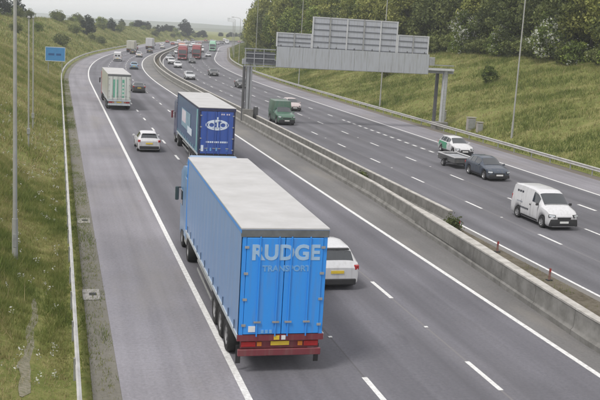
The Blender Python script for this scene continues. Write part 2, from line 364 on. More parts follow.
# concrete gully pads between shoulder and safety rail
GM = mat('gully_concrete', (0.36, 0.34, 0.32), 0.9, 0, 0.25, 4, bump=0.2)
for k, (s, u) in enumerate(((36.8, -14.72), (49.4, -14.66))):
    t = empty('gully_pad'); place(t, s, u, -0.012); tag(t, ['broken pale concrete gully pad by the rail nearest the camera', 'pale concrete gully pad by the rail, second from the camera', 'small pale gully pad by the rail, third from the camera'][k], 'drain', 'gully pads along the hard shoulder')
    MB().box((0, 0, 0.015), (0.62, 1.3-0.25*k, 0.03)).build('slab', GM, t, bevel=0.01)
    g = MB().box((0.05, 0, 0.036), (0.26, 0.30, 0.012)); g.build('grate', CHASSIS, t, bevel=0.004)

# ------------------------------------------------------------------ barriers and rails
def sweep(name, prof_fn, s0, s1, m, parent, step_near=2.0, close=True, cap=True, smooth=35):
    ss = [s0] + [s for s in SS if s0+0.5 < s < s1-0.5] + [s1]
    rows = []
    for s in ss:
        pr = prof_fn(s); 
        if close: pr = pr + [pr[0]]
        rows.append([RP(s, u, z) for u, z in pr])
    mb = MB().grid(rows)
    if cap and close:
        for r in (rows[0], rows[-1]): mb.add(r[:-1], [tuple(range(len(r)-1))])
    me_o = mb.build(name, m, parent, smooth=smooth); 
    return me_o
def step_barrier(uc, hw, zt):
    return [(uc-0.27, -0.03), (uc-0.27, 0.18), (uc-0.20, 0.24), (uc-hw-0.015, 0.30), (uc-hw, zt), (uc+hw, zt), (uc+hw+0.015, 0.30), (uc+0.20, 0.24), (uc+0.27, 0.18), (uc+0.27, -0.03)]
def hwid(s): return float(np.interp(s, [20, 30, 40, 46, 49, 2000], [0.15, 0.17, 0.24, 0.26, 0.13, 0.13]))
t = empty('median_barrier', RP(46, 2.2)); tag(t, 'long pale topped concrete median barrier beside the near carriageway', 'barrier')
def parent_keep(o, t):
    o.parent = t; o.matrix_parent_inverse = Matrix.Translation(-Vector(t.location)) if t.rotation_euler.z == 0 else t.matrix_basis.inverted()
s = -55.0; k = 0
segs = [(-55, 10)]; s = 10
while s < 130: segs.append((s, s+3)); s += 3
segs.append((s, 1480))
for a, b in segs:
    o = sweep('wall_unit', lambda q: [(u, z) for u, z in step_barrier(ub(q), max(0.12, hwid(q)-0.02), 0.90)], a+0.012, b-0.012, CONC, None); parent_keep(o, t)
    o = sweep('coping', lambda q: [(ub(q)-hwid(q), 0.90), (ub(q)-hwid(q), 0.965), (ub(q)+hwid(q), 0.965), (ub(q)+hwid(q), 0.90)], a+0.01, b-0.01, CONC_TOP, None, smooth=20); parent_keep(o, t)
t = empty('median_barrier', RP(60, 4.3)); tag(t, 'concrete median barrier beside the far carriageway, starting beyond the weeds', 'barrier')
s = 48.2; segs = []
while s < 135: segs.append((s, s+3)); s += 3
segs.append((s, 1480))
for a, b in segs:
    o = sweep('wall_unit', lambda q: [(u, z) for u, z in step_barrier(4.28, 0.11, 0.80)], a+0.012, b-0.012, CONC, None); parent_keep(o, t)
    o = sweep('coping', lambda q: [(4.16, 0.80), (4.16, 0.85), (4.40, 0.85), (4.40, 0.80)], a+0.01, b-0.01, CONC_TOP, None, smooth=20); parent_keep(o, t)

def wbeam(u, z, side):
    pts = [(0, 0.155), (0.075, 0.12), (0.075, 0.08), (0.01, 0.03), (0.01, -0.03), (0.075, -0.08), (0.075, -0.12), (0, -0.155)]
    fr = [(u+side*d, z+h) for d, h in pts]; bk = [(u+side*(d-0.03), z+h) for d, h in pts[::-1]]
    return fr + bk
POST = MB().box((0, 0, 0.29), (0.06, 0.10, 0.70)).mesh('post', GALV)
def rail(label, u, s0, s1, side, step, mm, zc=0.58, far=260):
    t = empty('safety_rail', RP(s0, u)); tag(t, label, 'guard rail')
    s = s0; 
    while s < s1:
        e = min(s+step*2 if s < 150 else s+60, s1); o = sweep('beam', lambda q: wbeam(u, zc, side), s+0.006, e-0.006, mm, None, smooth=50); parent_keep(o, t); s = e
    s = s0 + step/2
    while s < min(s1, far):
        o = link('post', POST); place(o, s, u - side*0.045, -0.04 if True else 0); o.parent = t; o.matrix_parent_inverse = Matrix.Translation(-Vector(t.location)); s += step
    return t
PALE = mat('pale_galvanised_rail', (0.56, 0.55, 0.53), 0.45, 0.3, 0.15, 2, col2=(0.40, 0.39, 0.37))
rail('long pale steel safety rail between the grass bank and hard shoulder on the left', -15.4, -40, 420, 1, 3.2, PALE)
rail('long steel safety rail below the wooded bank on the far side', 24.25, 20, 420, -1, 3.2, PALE)
for k, (s_, u_) in enumerate(((47.2, 4.35), (42.5, 4.2), (37.6, 4.15), (31.6, 4.3))):
    t = empty('marker_post'); place(t, s_, u_, 0.02); tag(t, ['faded red marker post at the start of the far median barrier', 'second faded red marker post in the reserve', 'third faded red marker post in the reserve', 'faded red marker post in the reserve nearest the camera'][k], 'marker post', 'red marker posts in the central reserve')
    MB().box((0, 0, 0.26), (0.10, 0.05, 0.56), top=(0.9, 0.8)).build('stem', RUST, t, bevel=0.008); MB().box((0, -0.032, 0.44), (0.075, 0.012, 0.13)).build('reflector', TAILL, t); MB().box((0, 0, 0.01), (0.24, 0.2, 0.06)).build('foot', CHASSIS, t, bevel=0.01)

# ------------------------------------------------------------------ gantry
GREYP = mat('grey_gantry_paint', (0.36, 0.37, 0.39), 0.55, 0.1, 0.1, 1.2, col2=(0.29, 0.30, 0.32))
PALEP = paint('pale_fascia_panel', (0.40, 0.42, 0.45), 0.5, 0.45)
DARKP = mat('dark_gantry_steel', (0.10, 0.10, 0.105), 0.6, 0.1, 0.15, 2)
SIGNB = paint('sign_back_aluminium', (0.42, 0.44, 0.48), 0.5, 0.4)
FRAME = mat('sign_frame_rail', (0.20, 0.21, 0.235), 0.5, 0.3, 0.15, 2)
FRAMEL = mat('sign_frame_pale', (0.60, 0.61, 0.62), 0.5, 0.2, 0.1, 2)
gt = empty('sign_gantry'); place(gt, 98, 0); tag(gt, 'grey steel sign gantry over the far carriageway, its sign backs towards us', 'gantry')
# local: x = u, y = along the road away from the camera
MB().box((3.25, 0, 3.0), (0.55, 0.6, 6.0)).build('column', GREYP, gt, bevel=0.03)
MB().box((2.72, 0.05, 3.1), (0.22, 0.5, 5.7)).build('column_duct', DARKP, gt, bevel=0.02)
MB().box((3.2, 0, 0.75), (1.1, 1.1, 1.5)).build('plinth', CONC, gt, bevel=0.04)
MB().box((4.15, 0.1, 0.95), (0.42, 0.5, 1.5)).build('control_cabinet', DARKP, gt, bevel=0.02)
MB().box((25.15, 0, 3.2), (0.42, 0.5, 6.4)).build('column', FRAMEL, gt, bevel=0.03)
MB().box((24.45, 0.5, 3.2), (0.30, 0.35, 6.4)).build('column', DARKP, gt, bevel=0.03)
MB().box((25.0, 0.1, 0.35), (1.5, 1.3, 0.9)).build('plinth', CONC, gt, bevel=0.04)
MB().box((14.3, 0.15, 6.35), (23.6, 0.5, 0.55)).build('beam', GREYP, gt, bevel=0.03)
xs = np.linspace(5.9, 22.9, 13)
for i in range(12):
    a, b = xs[i]+0.012, xs[i+1]-0.012
    MB().box(((a+b)/2, -0.55, 7.03), (b-a, 0.06, 2.1)).build('fascia_panel', PALEP, gt, bevel=0.008)
MB().box((14.4, -0.2, 5.97), (17.0, 0.7, 0.06)).build('walkway_deck', GALV, gt)
for z in (5.95, 6.75, 7.25, 7.72): MB().box((4.2, -0.5, z), (3.3, 0.07, 0.09)).build('handrail', GREYP, gt)
for x in (2.65, 3.6, 4.6): MB().box((x, -0.52, 6.8), (0.07, 0.06, 1.85)).build('handrail_post', GREYP, gt)
MB().box((4.3, -0.30, 6.9), (3.0, 0.05, 1.1)).build('walkway_mesh', mat('walkway_mesh', (0.17, 0.18, 0.20), 0.7, 0.2, 0.3, 12), gt)
for z in (6.62, 6.98): MB().box((24.4, -0.45, z), (3.0, 0.10, 0.09)).build('handrail', GREYP, gt)
MB().box((24.35, -0.1, 6.5), (3.2, 0.9, 0.22)).build('end_platform', FRAMEL, gt, bevel=0.02)
MB().box((23.3, -0.4, 7.35), (0.55, 0.35, 0.9)).build('equipment_box', GALV, gt, bevel=0.02)
CABG = mat('roadside_cabinet', (0.40, 0.37, 0.36), 0.6, 0.1, 0.12, 2)
for k, (s_, u_, w_, h_) in enumerate(((93.5, 26.6, 0.9, 1.35), (101.5, 26.8, 0.7, 1.2), (91.6, 26.7, 0.6, 1.0))):
    t = empty('roadside_cabinet'); place(t, s_, u_, float(tz(s_, u_))-0.1); tag(t, ['grey roadside cabinet just right of the gantry column', 'grey roadside cabinet just left of the gantry column', 'low grey roadside cabinet rightmost beside the gantry column'][k], 'cabinet', 'cabinets by the gantry')
    MB().box((0, 0, h_/2), (w_, 0.45, h_)).build('housing', CABG, t, bevel=0.015); MB().box((0, 0, h_+0.1), (w_+0.1, 0.55, 0.06)).build('lid', CABG, t, bevel=0.01)
    MB().box((0, -0.235, h_*0.55), (w_*0.84, 0.02, h_*0.7)).build('door', GALV, t, bevel=0.005)
for k in range(9):
    x = 6.9+k*1.9; MB().tube((x, -0.45, 5.93), (x+0.95, 0.35, 6.02), 0.03, n=6).build('brace', GREYP, gt)
MB().tube((3.25, -0.34, 1.5), (3.25, -0.34, 6.2), 0.035, n=6).build('conduit', DARKP, gt)
for x in (24.98, 25.34): MB().tube((x, -0.32, 0.9), (x, -0.32, 6.4), 0.025, n=6).build('ladder_rail', GALV, gt)
for k in range(17): MB().tube((24.98, -0.32, 1.1+k*0.31), (25.34, -0.32, 1.1+k*0.31), 0.014, n=5).build('ladder_rung', GALV, gt)
for x in np.linspace(6.4, 22.4, 9): MB().tube((x, -0.30, 8.02), (x, -0.30, 8.30), 0.05, n=6).build('sign_bracket', DARKP, gt)
def sign_back(x0, x1, z0, z1, nv, nh):
    # behind the frame on the traffic side: the sheet; frame and rails face the camera
    p = MB().box(((x0+x1)/2, -0.18, (z0+z1)/2), (x1-x0, 0.05, z1-z0)).build('sign_sheet', SIGNB, gt)
    g = MB().box(((x0+x1)/2, -0.17+0.03, (z0+z1)/2), (x1-x0-0.06, 0.012, z1-z0-0.06)).build('sign_face', mat('sign_face_blue', (0.02, 0.10, 0.36), 0.4, 0, 0.05), gt)
    for i in range(nv+1):
        x = x0 + (x1-x0)*i/nv; MB().box((x, -0.27, (z0+z1)/2), (0.13, 0.13, z1-z0+0.1)).build('sign_post', FRAMEL if i % 2 == 0 or i == nv else GALV, gt)
    for i in range(nh+1):
        z = z0 + (z1-z0)*i/nh; MB().box(((x0+x1)/2, -0.225, z), (x1-x0, 0.05, 0.10)).build('sign_rail', FRAMEL if i == nh else FRAME, gt)
sign_back(5.95, 9.65, 8.14, 9.5, 2, 3); sign_back(9.75, 19.1, 8.14, 11.3, 5, 5); sign_back(19.25, 22.75, 8.14, 9.95, 2, 3)

# ------------------------------------------------------------------ lamp columns, posts, sign
COLM = mat('lamp_column_steel', (0.42, 0.42, 0.40), 0.5, 0.25, 0.15, 1.5, col2=(0.33, 0.33, 0.31))
LENS = mat('lamp_lens', (0.6, 0.62, 0.62), 0.2, 0, 0.05)
def lamp(h, arm=1):
    t = empty('lamp_column'); n = 12
    MB().tube((0, 0, -0.3), (0, 0, 1.6), 0.115, 0.11, n).build('base_section', COLM, t)
    MB().tube((0, 0, 1.6), (0, 0, h), 0.085, 0.05, n).build('shaft', COLM, t)
    a = MB(); pts = [(0, 0, h), (-0.25*arm, 0, h+0.3), (-1.0*arm, 0, h+0.45), (-1.8*arm, 0, h+0.5)]; a.path(pts, [0.05, 0.045, 0.04, 0.035]); a.build('arm', COLM, t)
    hd = MB().box((-2.15*arm, 0, h+0.53), (0.8, 0.3, 0.16), top=(0.85, 0.6)).build('lamp_head', GALV, t, bevel=0.02)
    MB().box((-2.15*arm, 0, h+0.44), (0.6, 0.22, 0.05)).build('lens', LENS, hd)
    MB().box((0, -0.112, 0.75), (0.13, 0.02, 0.5)).build('access_door', GALV, t)
    return t
l15 = lamp(16.0); l12 = lamp(12.0)
names = ['tall grey lamp column on the right bank nearest the camera', 'lamp column behind the right part of the gantry', 'lamp column behind the left part of the gantry', 'lamp column just left of the gantry fascia']
spots = [(85, 27.0), (121.5, 26.3), (165, 25.9), (215, 25.7), (258, 25.6), (300, 25.6), (340, 25.6), (390, 25.6), (440, 25.6)]
for i, (s, u) in enumerate(spots):
    src = l15 if i < 4 else l12
    o = src if i in (0, 4) else copy_tree(src)
    place(o, s, u, float(tz(s, u)))
    tag(o, names[i] if i < 4 else 'distant lamp column on the right verge beyond the gantry', 'lamp post', 'lamp columns along the right verge')
ll = lamp(14.0, -1); place(ll, 40.3, -17.5, float(tz(40.3, -17.5))); tag(ll, 'tall grey lamp column on the left grass bank close to the camera', 'lamp post')
for i, (s, lab) in enumerate(((71, 'slim pale post on left bank, left of the faint pair'), (83, 'slim pale post on left bank, right of the faint pair'))):
    t = empty('slim_post'); uu = -17.9; place(t, s, uu, float(tz(s, uu))); tag(t, lab, 'post', 'slim posts on the left bank')
    zt = 9.6 - float(tz(s, uu)); MB().tube((0, 0, -0.3), (0, 0, zt), 0.06, 0.045, 10).build('shaft', COLM, t); MB().box((0, -0.07, 1.1), (0.22, 0.12, 0.4)).build('junction_box', GALV, t, bevel=0.01)
    MB().box((0, 0, zt+0.06), (0.22, 0.22, 0.14), top=(0.6, 0.6)).build('cap', GALV, t, bevel=0.01)
SB = mat('blue_sign_face', (0.055, 0.24, 0.50), 0.4, 0, 0.06, 2); SWT = mat('sign_white', (0.7, 0.72, 0.74), 0.4, 0, 0.03)
bs = empty('road_sign'); place(bs, 162, -16.45, float(tz(162, -16.45))); tag(bs, 'blue rectangular motorway sign on two posts on the left bank', 'road sign')
bz = 2.55 - float(tz(162, -16.45))
MB().box((0, 0, bz+1.2), (3.2, 0.05, 2.35)).build('panel', SB, bs, bevel=0.008)
b = MB(); 
for x, z, sx, sz in ((0, bz+2.32, 3.2, 0.07), (0, bz+0.08, 3.2, 0.07), (-1.565, bz+1.2, 0.07, 2.3), (1.565, bz+1.2, 0.07, 2.3)): b.box((x, -0.03, z), (sx-0.02, 0.012, sz))
b.build('border', SWT, bs)
for x, z, wd, h in ((-0.62, bz+1.15, 0.95, 0.34), (0.55, bz+1.15, 0.8, 0.34)):
    b = MB().box((x, -0.031, z), (wd, 0.012, h)); b.build('legend', mat('sign_legend_dark', (0.02, 0.09, 0.25), 0.4, 0, 0.05), bs)
for x in (-1.1, 1.1): MB().tube((x, 0.09, -0.4), (x, 0.09, bz+2.2), 0.06, n=10).build('post', GALV, bs)

# ------------------------------------------------------------------ vehicles
def prof_interp(keys, f):
    ks = np.array([k[0] for k in keys]); return [float(np.interp(f, ks, np.array([k[i] for k in keys]))) for i in range(1, 5)]
class CarShape:
    def __init__(self, L, W, keys, zb, wheels, wr):
        self.L, self.W, self.keys, self.zb, self.wheels, self.wr = L, W, keys, zb, wheels, wr
    def bottom(self, y):
        z = self.zb
        for yw in self.wheels:
            R = self.wr + 0.075; d = abs(y-yw)
            if d < R: z = max(z, self.wr - 0.02 + math.sqrt(R*R-d*d))
        return z
    def section(self, f):
        """right half section, bottom centre to top centre"""
        f = min(max(f, 0), 1); y = self.L/2 - f*self.L
        zt = zbelt = 0; acc = [0]*4; ws = 0
        for d, wgt in ((-0.012, 1), (0, 2), (0.012, 1)):
            p = prof_interp(self.keys, min(max(f+d, 0), 1)); acc = [a+wgt*q for a, q in zip(acc, p)]; ws += wgt
        zt, zbelt, wb, wt = [a/ws for a in acc]
        hw = self.W/2; zb = min(self.bottom(y), zbelt-0.08)
        wb *= hw; wt *= hw; zs = min(zb+0.1, zbelt-0.06); zm = max(zs+0.02, zb + (zbelt-zb)*0.62)
        crown = min(0.05, (zt-zbelt)*0.5)
        pts = [(0, zb), (wb*0.90, zb), (wb*0.975, zs), (wb*1.0, zm), (wb*0.965, zbelt), (wt, zt-crown), (wt*0.82, zt-crown*0.28), (wt*0.45, zt-crown*0.04), (0, zt)]
        return y, pts
    def P(self, f, t, side):
        """t in 0..8 along the section"""
        y, pts = self.section(f); i = min(int(t), 7); a = t-i
        return Vector((side*(pts[i][0]*(1-a)+pts[i+1][0]*a), y, pts[i][1]*(1-a)+pts[i+1][1]*a))
    def body(self, n=64):
        fs = set(np.linspace(0, 1, n).tolist()) | {k[0] for k in self.keys}
        for yw in self.wheels:
            for d in np.linspace(-1, 1, 13): fs.add((self.L/2-(yw+d*(self.wr+0.075)))/self.L)
        fs = sorted(x for x in fs if 0 <= x <= 1)
        ts = [0, 1, 1.5, 2, 2.5, 3, 3.5, 4, 4.5, 5, 5.4, 6, 7, 8]
        rows = []
        for f in fs:
            R = [self.P(f, t, 1) for t in ts]; Lh = [Vector((-p.x, p.y, p.z)) for p in R[1:-1]][::-1]
            rows.append(R+Lh+[R[0]])
        mb = MB().grid(rows)
        for r in (rows[0], rows[-1]): mb.add(r[:-1], [tuple(range(len(r)-1))])
        return mb
    def patch(self, f0, f1, t0, t1, side, off=0.008, nf=8, nt_=4, both=False):
        rows = []
        for i in range(nf+1):
            f = f0+(f1-f0)*i/nf; row = []
            cols = [(t0+(t1-t0)*j/nt_, side) for j in range(nt_+1)]
            if both: cols = [(t0+(8-t0)*j/nt_, 1) for j in range(nt_+1)] + [(8-(8-t0)*j/nt_, -1) for j in range(1, nt_+1)]
            for t, sd_ in cols:
                e = 0.004; p = self.P(f, t, sd_); df = self.P(min(f+e, 1), t, sd_)-self.P(max(f-e, 0), t, sd_)
                tt0, tt1 = max(t-0.15, 0), min(t+0.15, 8); dt = self.P(f, tt1, sd_)-self.P(f, tt0, sd_)
                nrm = df.cross(dt)*sd_
                if nrm.length < 1e-9: nrm = Vector((0, 0, 1))
                nrm.normalize()
                c = Vector((0, p.y, 0.8)); 
                if nrm.dot(p-c) < 0: nrm = -nrm
                row.append(p+nrm*off)
            rows.append(row)
        return MB().grid(rows)

def make_wheel(r, wdt, rim_m, n=20):
    tyre = MB().lathe([(r*0.62, -wdt/2), (r*0.93, -wdt/2), (r, -wdt*0.36), (r, wdt*0.36), (r*0.93, wdt/2), (r*0.62, wdt/2), (r*0.62, -wdt/2)], 'X', n).mesh('wheel', RUBBER)
    rb = MB().lathe([(0.0, wdt*0.30), (r*0.16, wdt*0.34), (r*0.2, wdt*0.24), (r*0.52, wdt*0.22), (r*0.60, wdt*0.46), (r*0.66, wdt*0.46), (r*0.66, -wdt*0.4), (0, -wdt*0.4)], 'X', n)
    for k in range(5):
        a = 2*PI*k/5; M = Matrix.Rotation(a, 4, 'X'); rb.box((wdt*0.3, 0, r*0.37), (wdt*0.16, r*0.16, r*0.44), M)
    return tyre, rb.mesh('rim', rim_m)
WHEELS = {}
def add_wheel(root, x, y, r, wdt, rim_m):
    key = (r, wdt, rim_m.name)
    if key not in WHEELS: WHEELS[key] = make_wheel(r, wdt, rim_m)
    ty, ri = WHEELS[key]
    w_ = link('wheel', ty, root, (x, y, r)); w_.rotation_euler = (0, 0, 0 if x > 0 else PI); link('rim', ri, w_)
    return w_

HATCH = [(0, 0.60, 0.57, 0.78, 0.66), (0.025, 0.72, 0.66, 0.90, 0.76), (0.10, 0.87, 0.80, 0.97, 0.82), (0.25, 0.99, 0.90, 1, 0.80), (0.28, 1.02, 0.92, 1, 0.78), (0.45, 1.43, 0.95, 1, 0.65), (0.60, 1.50, 0.97, 1, 0.66), (0.80, 1.46, 1.0, 1, 0.65), (0.885, 1.40, 1.01, 0.985, 0.64), (0.965, 1.06, 0.98, 0.965, 0.74), (0.985, 0.96, 0.90, 0.95, 0.80), (1, 0.82, 0.76, 0.90, 0.80)]
SALOON = [(0, 0.58, 0.55, 0.78, 0.66), (0.025, 0.70, 0.64, 0.90, 0.76), (0.10, 0.83, 0.77, 0.97, 0.82), (0.27, 0.95, 0.87, 1, 0.80), (0.30, 0.98, 0.89, 1, 0.78), (0.44, 1.36, 0.92, 1, 0.64), (0.56, 1.43, 0.94, 1, 0.64), (0.70, 1.38, 0.96, 1, 0.63), (0.84, 1.05, 0.97, 0.99, 0.74), (0.87, 1.02, 0.95, 0.985, 0.80), (0.97, 0.99, 0.92, 0.95, 0.80), (1, 0.84, 0.78, 0.90, 0.80)]
SUV = [(0, 0.74, 0.70, 0.80, 0.68), (0.025, 0.88, 0.80, 0.91, 0.78), (0.09, 1.02, 0.94, 0.97, 0.84), (0.24, 1.11, 1.02, 1, 0.82), (0.27, 1.14, 1.04, 1, 0.80), (0.41, 1.60, 1.07, 1, 0.68), (0.55, 1.68, 1.09, 1, 0.70), (0.80, 1.66, 1.12, 1, 0.69), (0.90, 1.58, 1.13, 0.985, 0.68), (0.965, 1.16, 1.08, 0.965, 0.76), (0.985, 1.04, 0.98, 0.95, 0.82), (1, 0.90, 0.84, 0.91, 0.82)]
VAN = [(0, 0.72, 0.68, 0.80, 0.70), (0.025, 0.86, 0.80, 0.90, 0.78), (0.09, 1.04, 0.95, 0.97, 0.84), (0.19, 1.16, 1.04, 1, 0.82), (0.21, 1.20, 1.06, 1, 0.80), (0.36, 1.70, 1.09, 1, 0.76), (0.46, 1.81, 1.10, 1, 0.80), (0.70, 1.84, 1.10, 1, 0.82), (0.92, 1.82, 1.10, 1, 0.82), (0.975, 1.78, 1.10, 0.985, 0.80), (0.992, 1.70, 1.06, 0.97, 0.78), (1, 1.60, 1.02, 0.95, 0.78)]
def car(name, kind, pnt, L=4.3, W=1.8, hs=1.0, wr=0.32, front=True, rear=True, dark_low=True, glass=GLASS, rim=ALLOY, rear_glass=None):
    """one car: body with arches, glazing, lamps, plates, mirrors, wheels"""
    keys = dict(hatch=HATCH, saloon=SALOON, suv=SUV, van=VAN)[kind]; keys = [(k[0], k[1]*hs, k[2]*hs, k[3], k[4]) for k in keys]
    yf, yr = L/2-0.19*L, -L/2+0.19*L
    C = CarShape(L, W, keys, 0.21 if kind not in ('suv',) else 0.26, (yf, yr), wr)
    t = empty(name); C.body().build('body', pnt, t, smooth=40)
    # underside tray and dark arch liners, shaped low to deepen shadow beneath the car
    MB().box((0, 0, 0.245), (W*0.80, L*0.93, 0.17)).build('underbody', BLACKP, t)
    c0 = {'hatch': 0.285, 'saloon': 0.305, 'suv': 0.275, 'van': 0.215}[kind]; c1 = {'hatch': 0.44, 'saloon': 0.43, 'suv': 0.40, 'van': 0.355}[kind]
    C.patch(c0, c1, 5.12, 8, 1, 0.012, 8, 5, both=True).build('windscreen', glass, t, smooth=60)
    if kind == 'hatch': sw = [(0.40, 0.575), (0.595, 0.75), (0.765, 0.865)]; rg = (0.893, 0.958)
    elif kind == 'suv': sw = [(0.36, 0.55), (0.57, 0.73), (0.745, 0.87)]; rg = (0.905, 0.958)
    elif kind == 'saloon': sw = [(0.40, 0.545), (0.565, 0.70), (0.71, 0.76)]; rg = (0.715, 0.825)
    else: sw = [(0.30, 0.455)]; rg = None
    for sd_ in (1, -1):
        for a, b in sw: C.patch(a, b, 4.12, 4.90, sd_, 0.010, 5, 2).build('side_window', glass, t, smooth=60)
        m_ = MB().box((sd_*(W/2+0.09), C.L/2-(c0+0.06)*L, 1.0*hs if kind != 'van' and kind != 'suv' else 1.16*hs), (0.19, 0.10, 0.14), top=(0.9, 0.8)).build('mirror', pnt if kind != 'van' else BLACKP, t, bevel=0.025)
        C.patch(0.475, 0.505, 3.55, 3.75, sd_, 0.02, 2, 1).build('door_handle', BLACKP, t)
        if dark_low: C.patch(0.29, 0.71, 1.5, 2.1, sd_, 0.012, 6, 2).build('sill_trim', BLACKP, t)
    zf = keys[0][1]; zr = keys[-1][1]
    for sd_ in (1, -1):
        for fq in ((0.285, 0.47, 0.72) if kind == 'van' else (sw[0][0]-0.05, sw[0][1]+0.01, sw[1][1]+0.008)):
            C.patch(fq, fq+0.0045, 2.2, 3.96, sd_, 0.004, 1, 5).build('door_seam', BLACKP, t)
    C.patch(c0-0.012, c0-0.006, 5.3, 8, 1, 0.004, 1, 4, both=True).build('bonnet_seam', BLACKP, t)
    if rg: C.patch(rg[0], rg[1], 5.18, 8, 1, 0.012, 5, 5, both=True).build('rear_window', rear_glass or glass, t, smooth=60)
    # front
    yF = L/2
    bz0, bz1 = (0.24, 0.62) if kind in ('van', 'suv') else (0.22, 0.47)
    MB().box((0, yF-0.06, (bz0+bz1)/2), (W*0.90, 0.20, bz1-bz0), top=(0.94, 1)).build('front_bumper', BLACKP, t, bevel=0.04, seg=2)
    MB().box((0, yF-0.005, zf-0.08), (W*0.44, 0.05, 0.10)).build('grille', BLACKP, t, bevel=0.01)
    MB().box((0, yF+0.046, 0.44*hs), (0.52, 0.012, 0.11)).build('number_plate', PLATEW, t)
    for sd_ in (1, -1):
        M = Matrix.Translation((sd_*W*0.375, yF-0.10, zf+0.02)) @ Matrix.Rotation(-sd_*0.5, 4, 'Z') @ Matrix.Rotation(0.25, 4, 'X')
        MB().box((0, 0, 0), (0.36, 0.16, 0.15), M).build('headlight', HEADL, t, bevel=0.035)
        M2 = M @ Matrix.Translation((0, -0.012, 0)); MB().box((0, 0, 0), (0.385, 0.155, 0.172), M2).build('headlight_surround', BLACKP, t, bevel=0.03)
    # rear
    yB = -L/2
    MB().box((0, yB+0.03, 0.36*hs), (W*0.84, 0.14, 0.24)).build('rear_bumper', BLACKP if dark_low else pnt, t, bevel=0.03)
    MB().box((0, yB-0.012, zr-0.14 if kind != 'van' else 0.75), (0.52, 0.03, 0.11)).build('number_plate', PLATEY, t)
    for sd_ in (1, -1):
        zt_ = zr+0.03 if kind != 'van' else 1.05
        M = Matrix.Translation((sd_*W*0.425, yB+0.075, zt_)) @ Matrix.Rotation(sd_*0.45, 4, 'Z')
        MB().box((0, 0, 0), (0.20, 0.14, 0.20 if kind != 'van' else 0.42), M).build('tail_light', TAILL, t, bevel=0.03)
    if kind == 'van':
        for sd_ in (1, -1): MB().box((sd_*0.36, yB-0.004, 1.38), (0.50, 0.02, 0.36)).build('rear_window', glass, t, bevel=0.006)
    if kind in ('hatch', 'suv'):
        MB().box((0, -L/2+0.108*L, keys[8][1]+0.015), (W*0.60, 0.20, 0.035)).build('spoiler', BLACKP if kind == 'suv' else pnt, t, bevel=0.012)
    for x in (1, -1):
        for y in (yf, yr): add_wheel(t, x*(W/2-0.125), y, wr, 0.21, rim)
    t['_w'] = W; del t['_w']
    return t

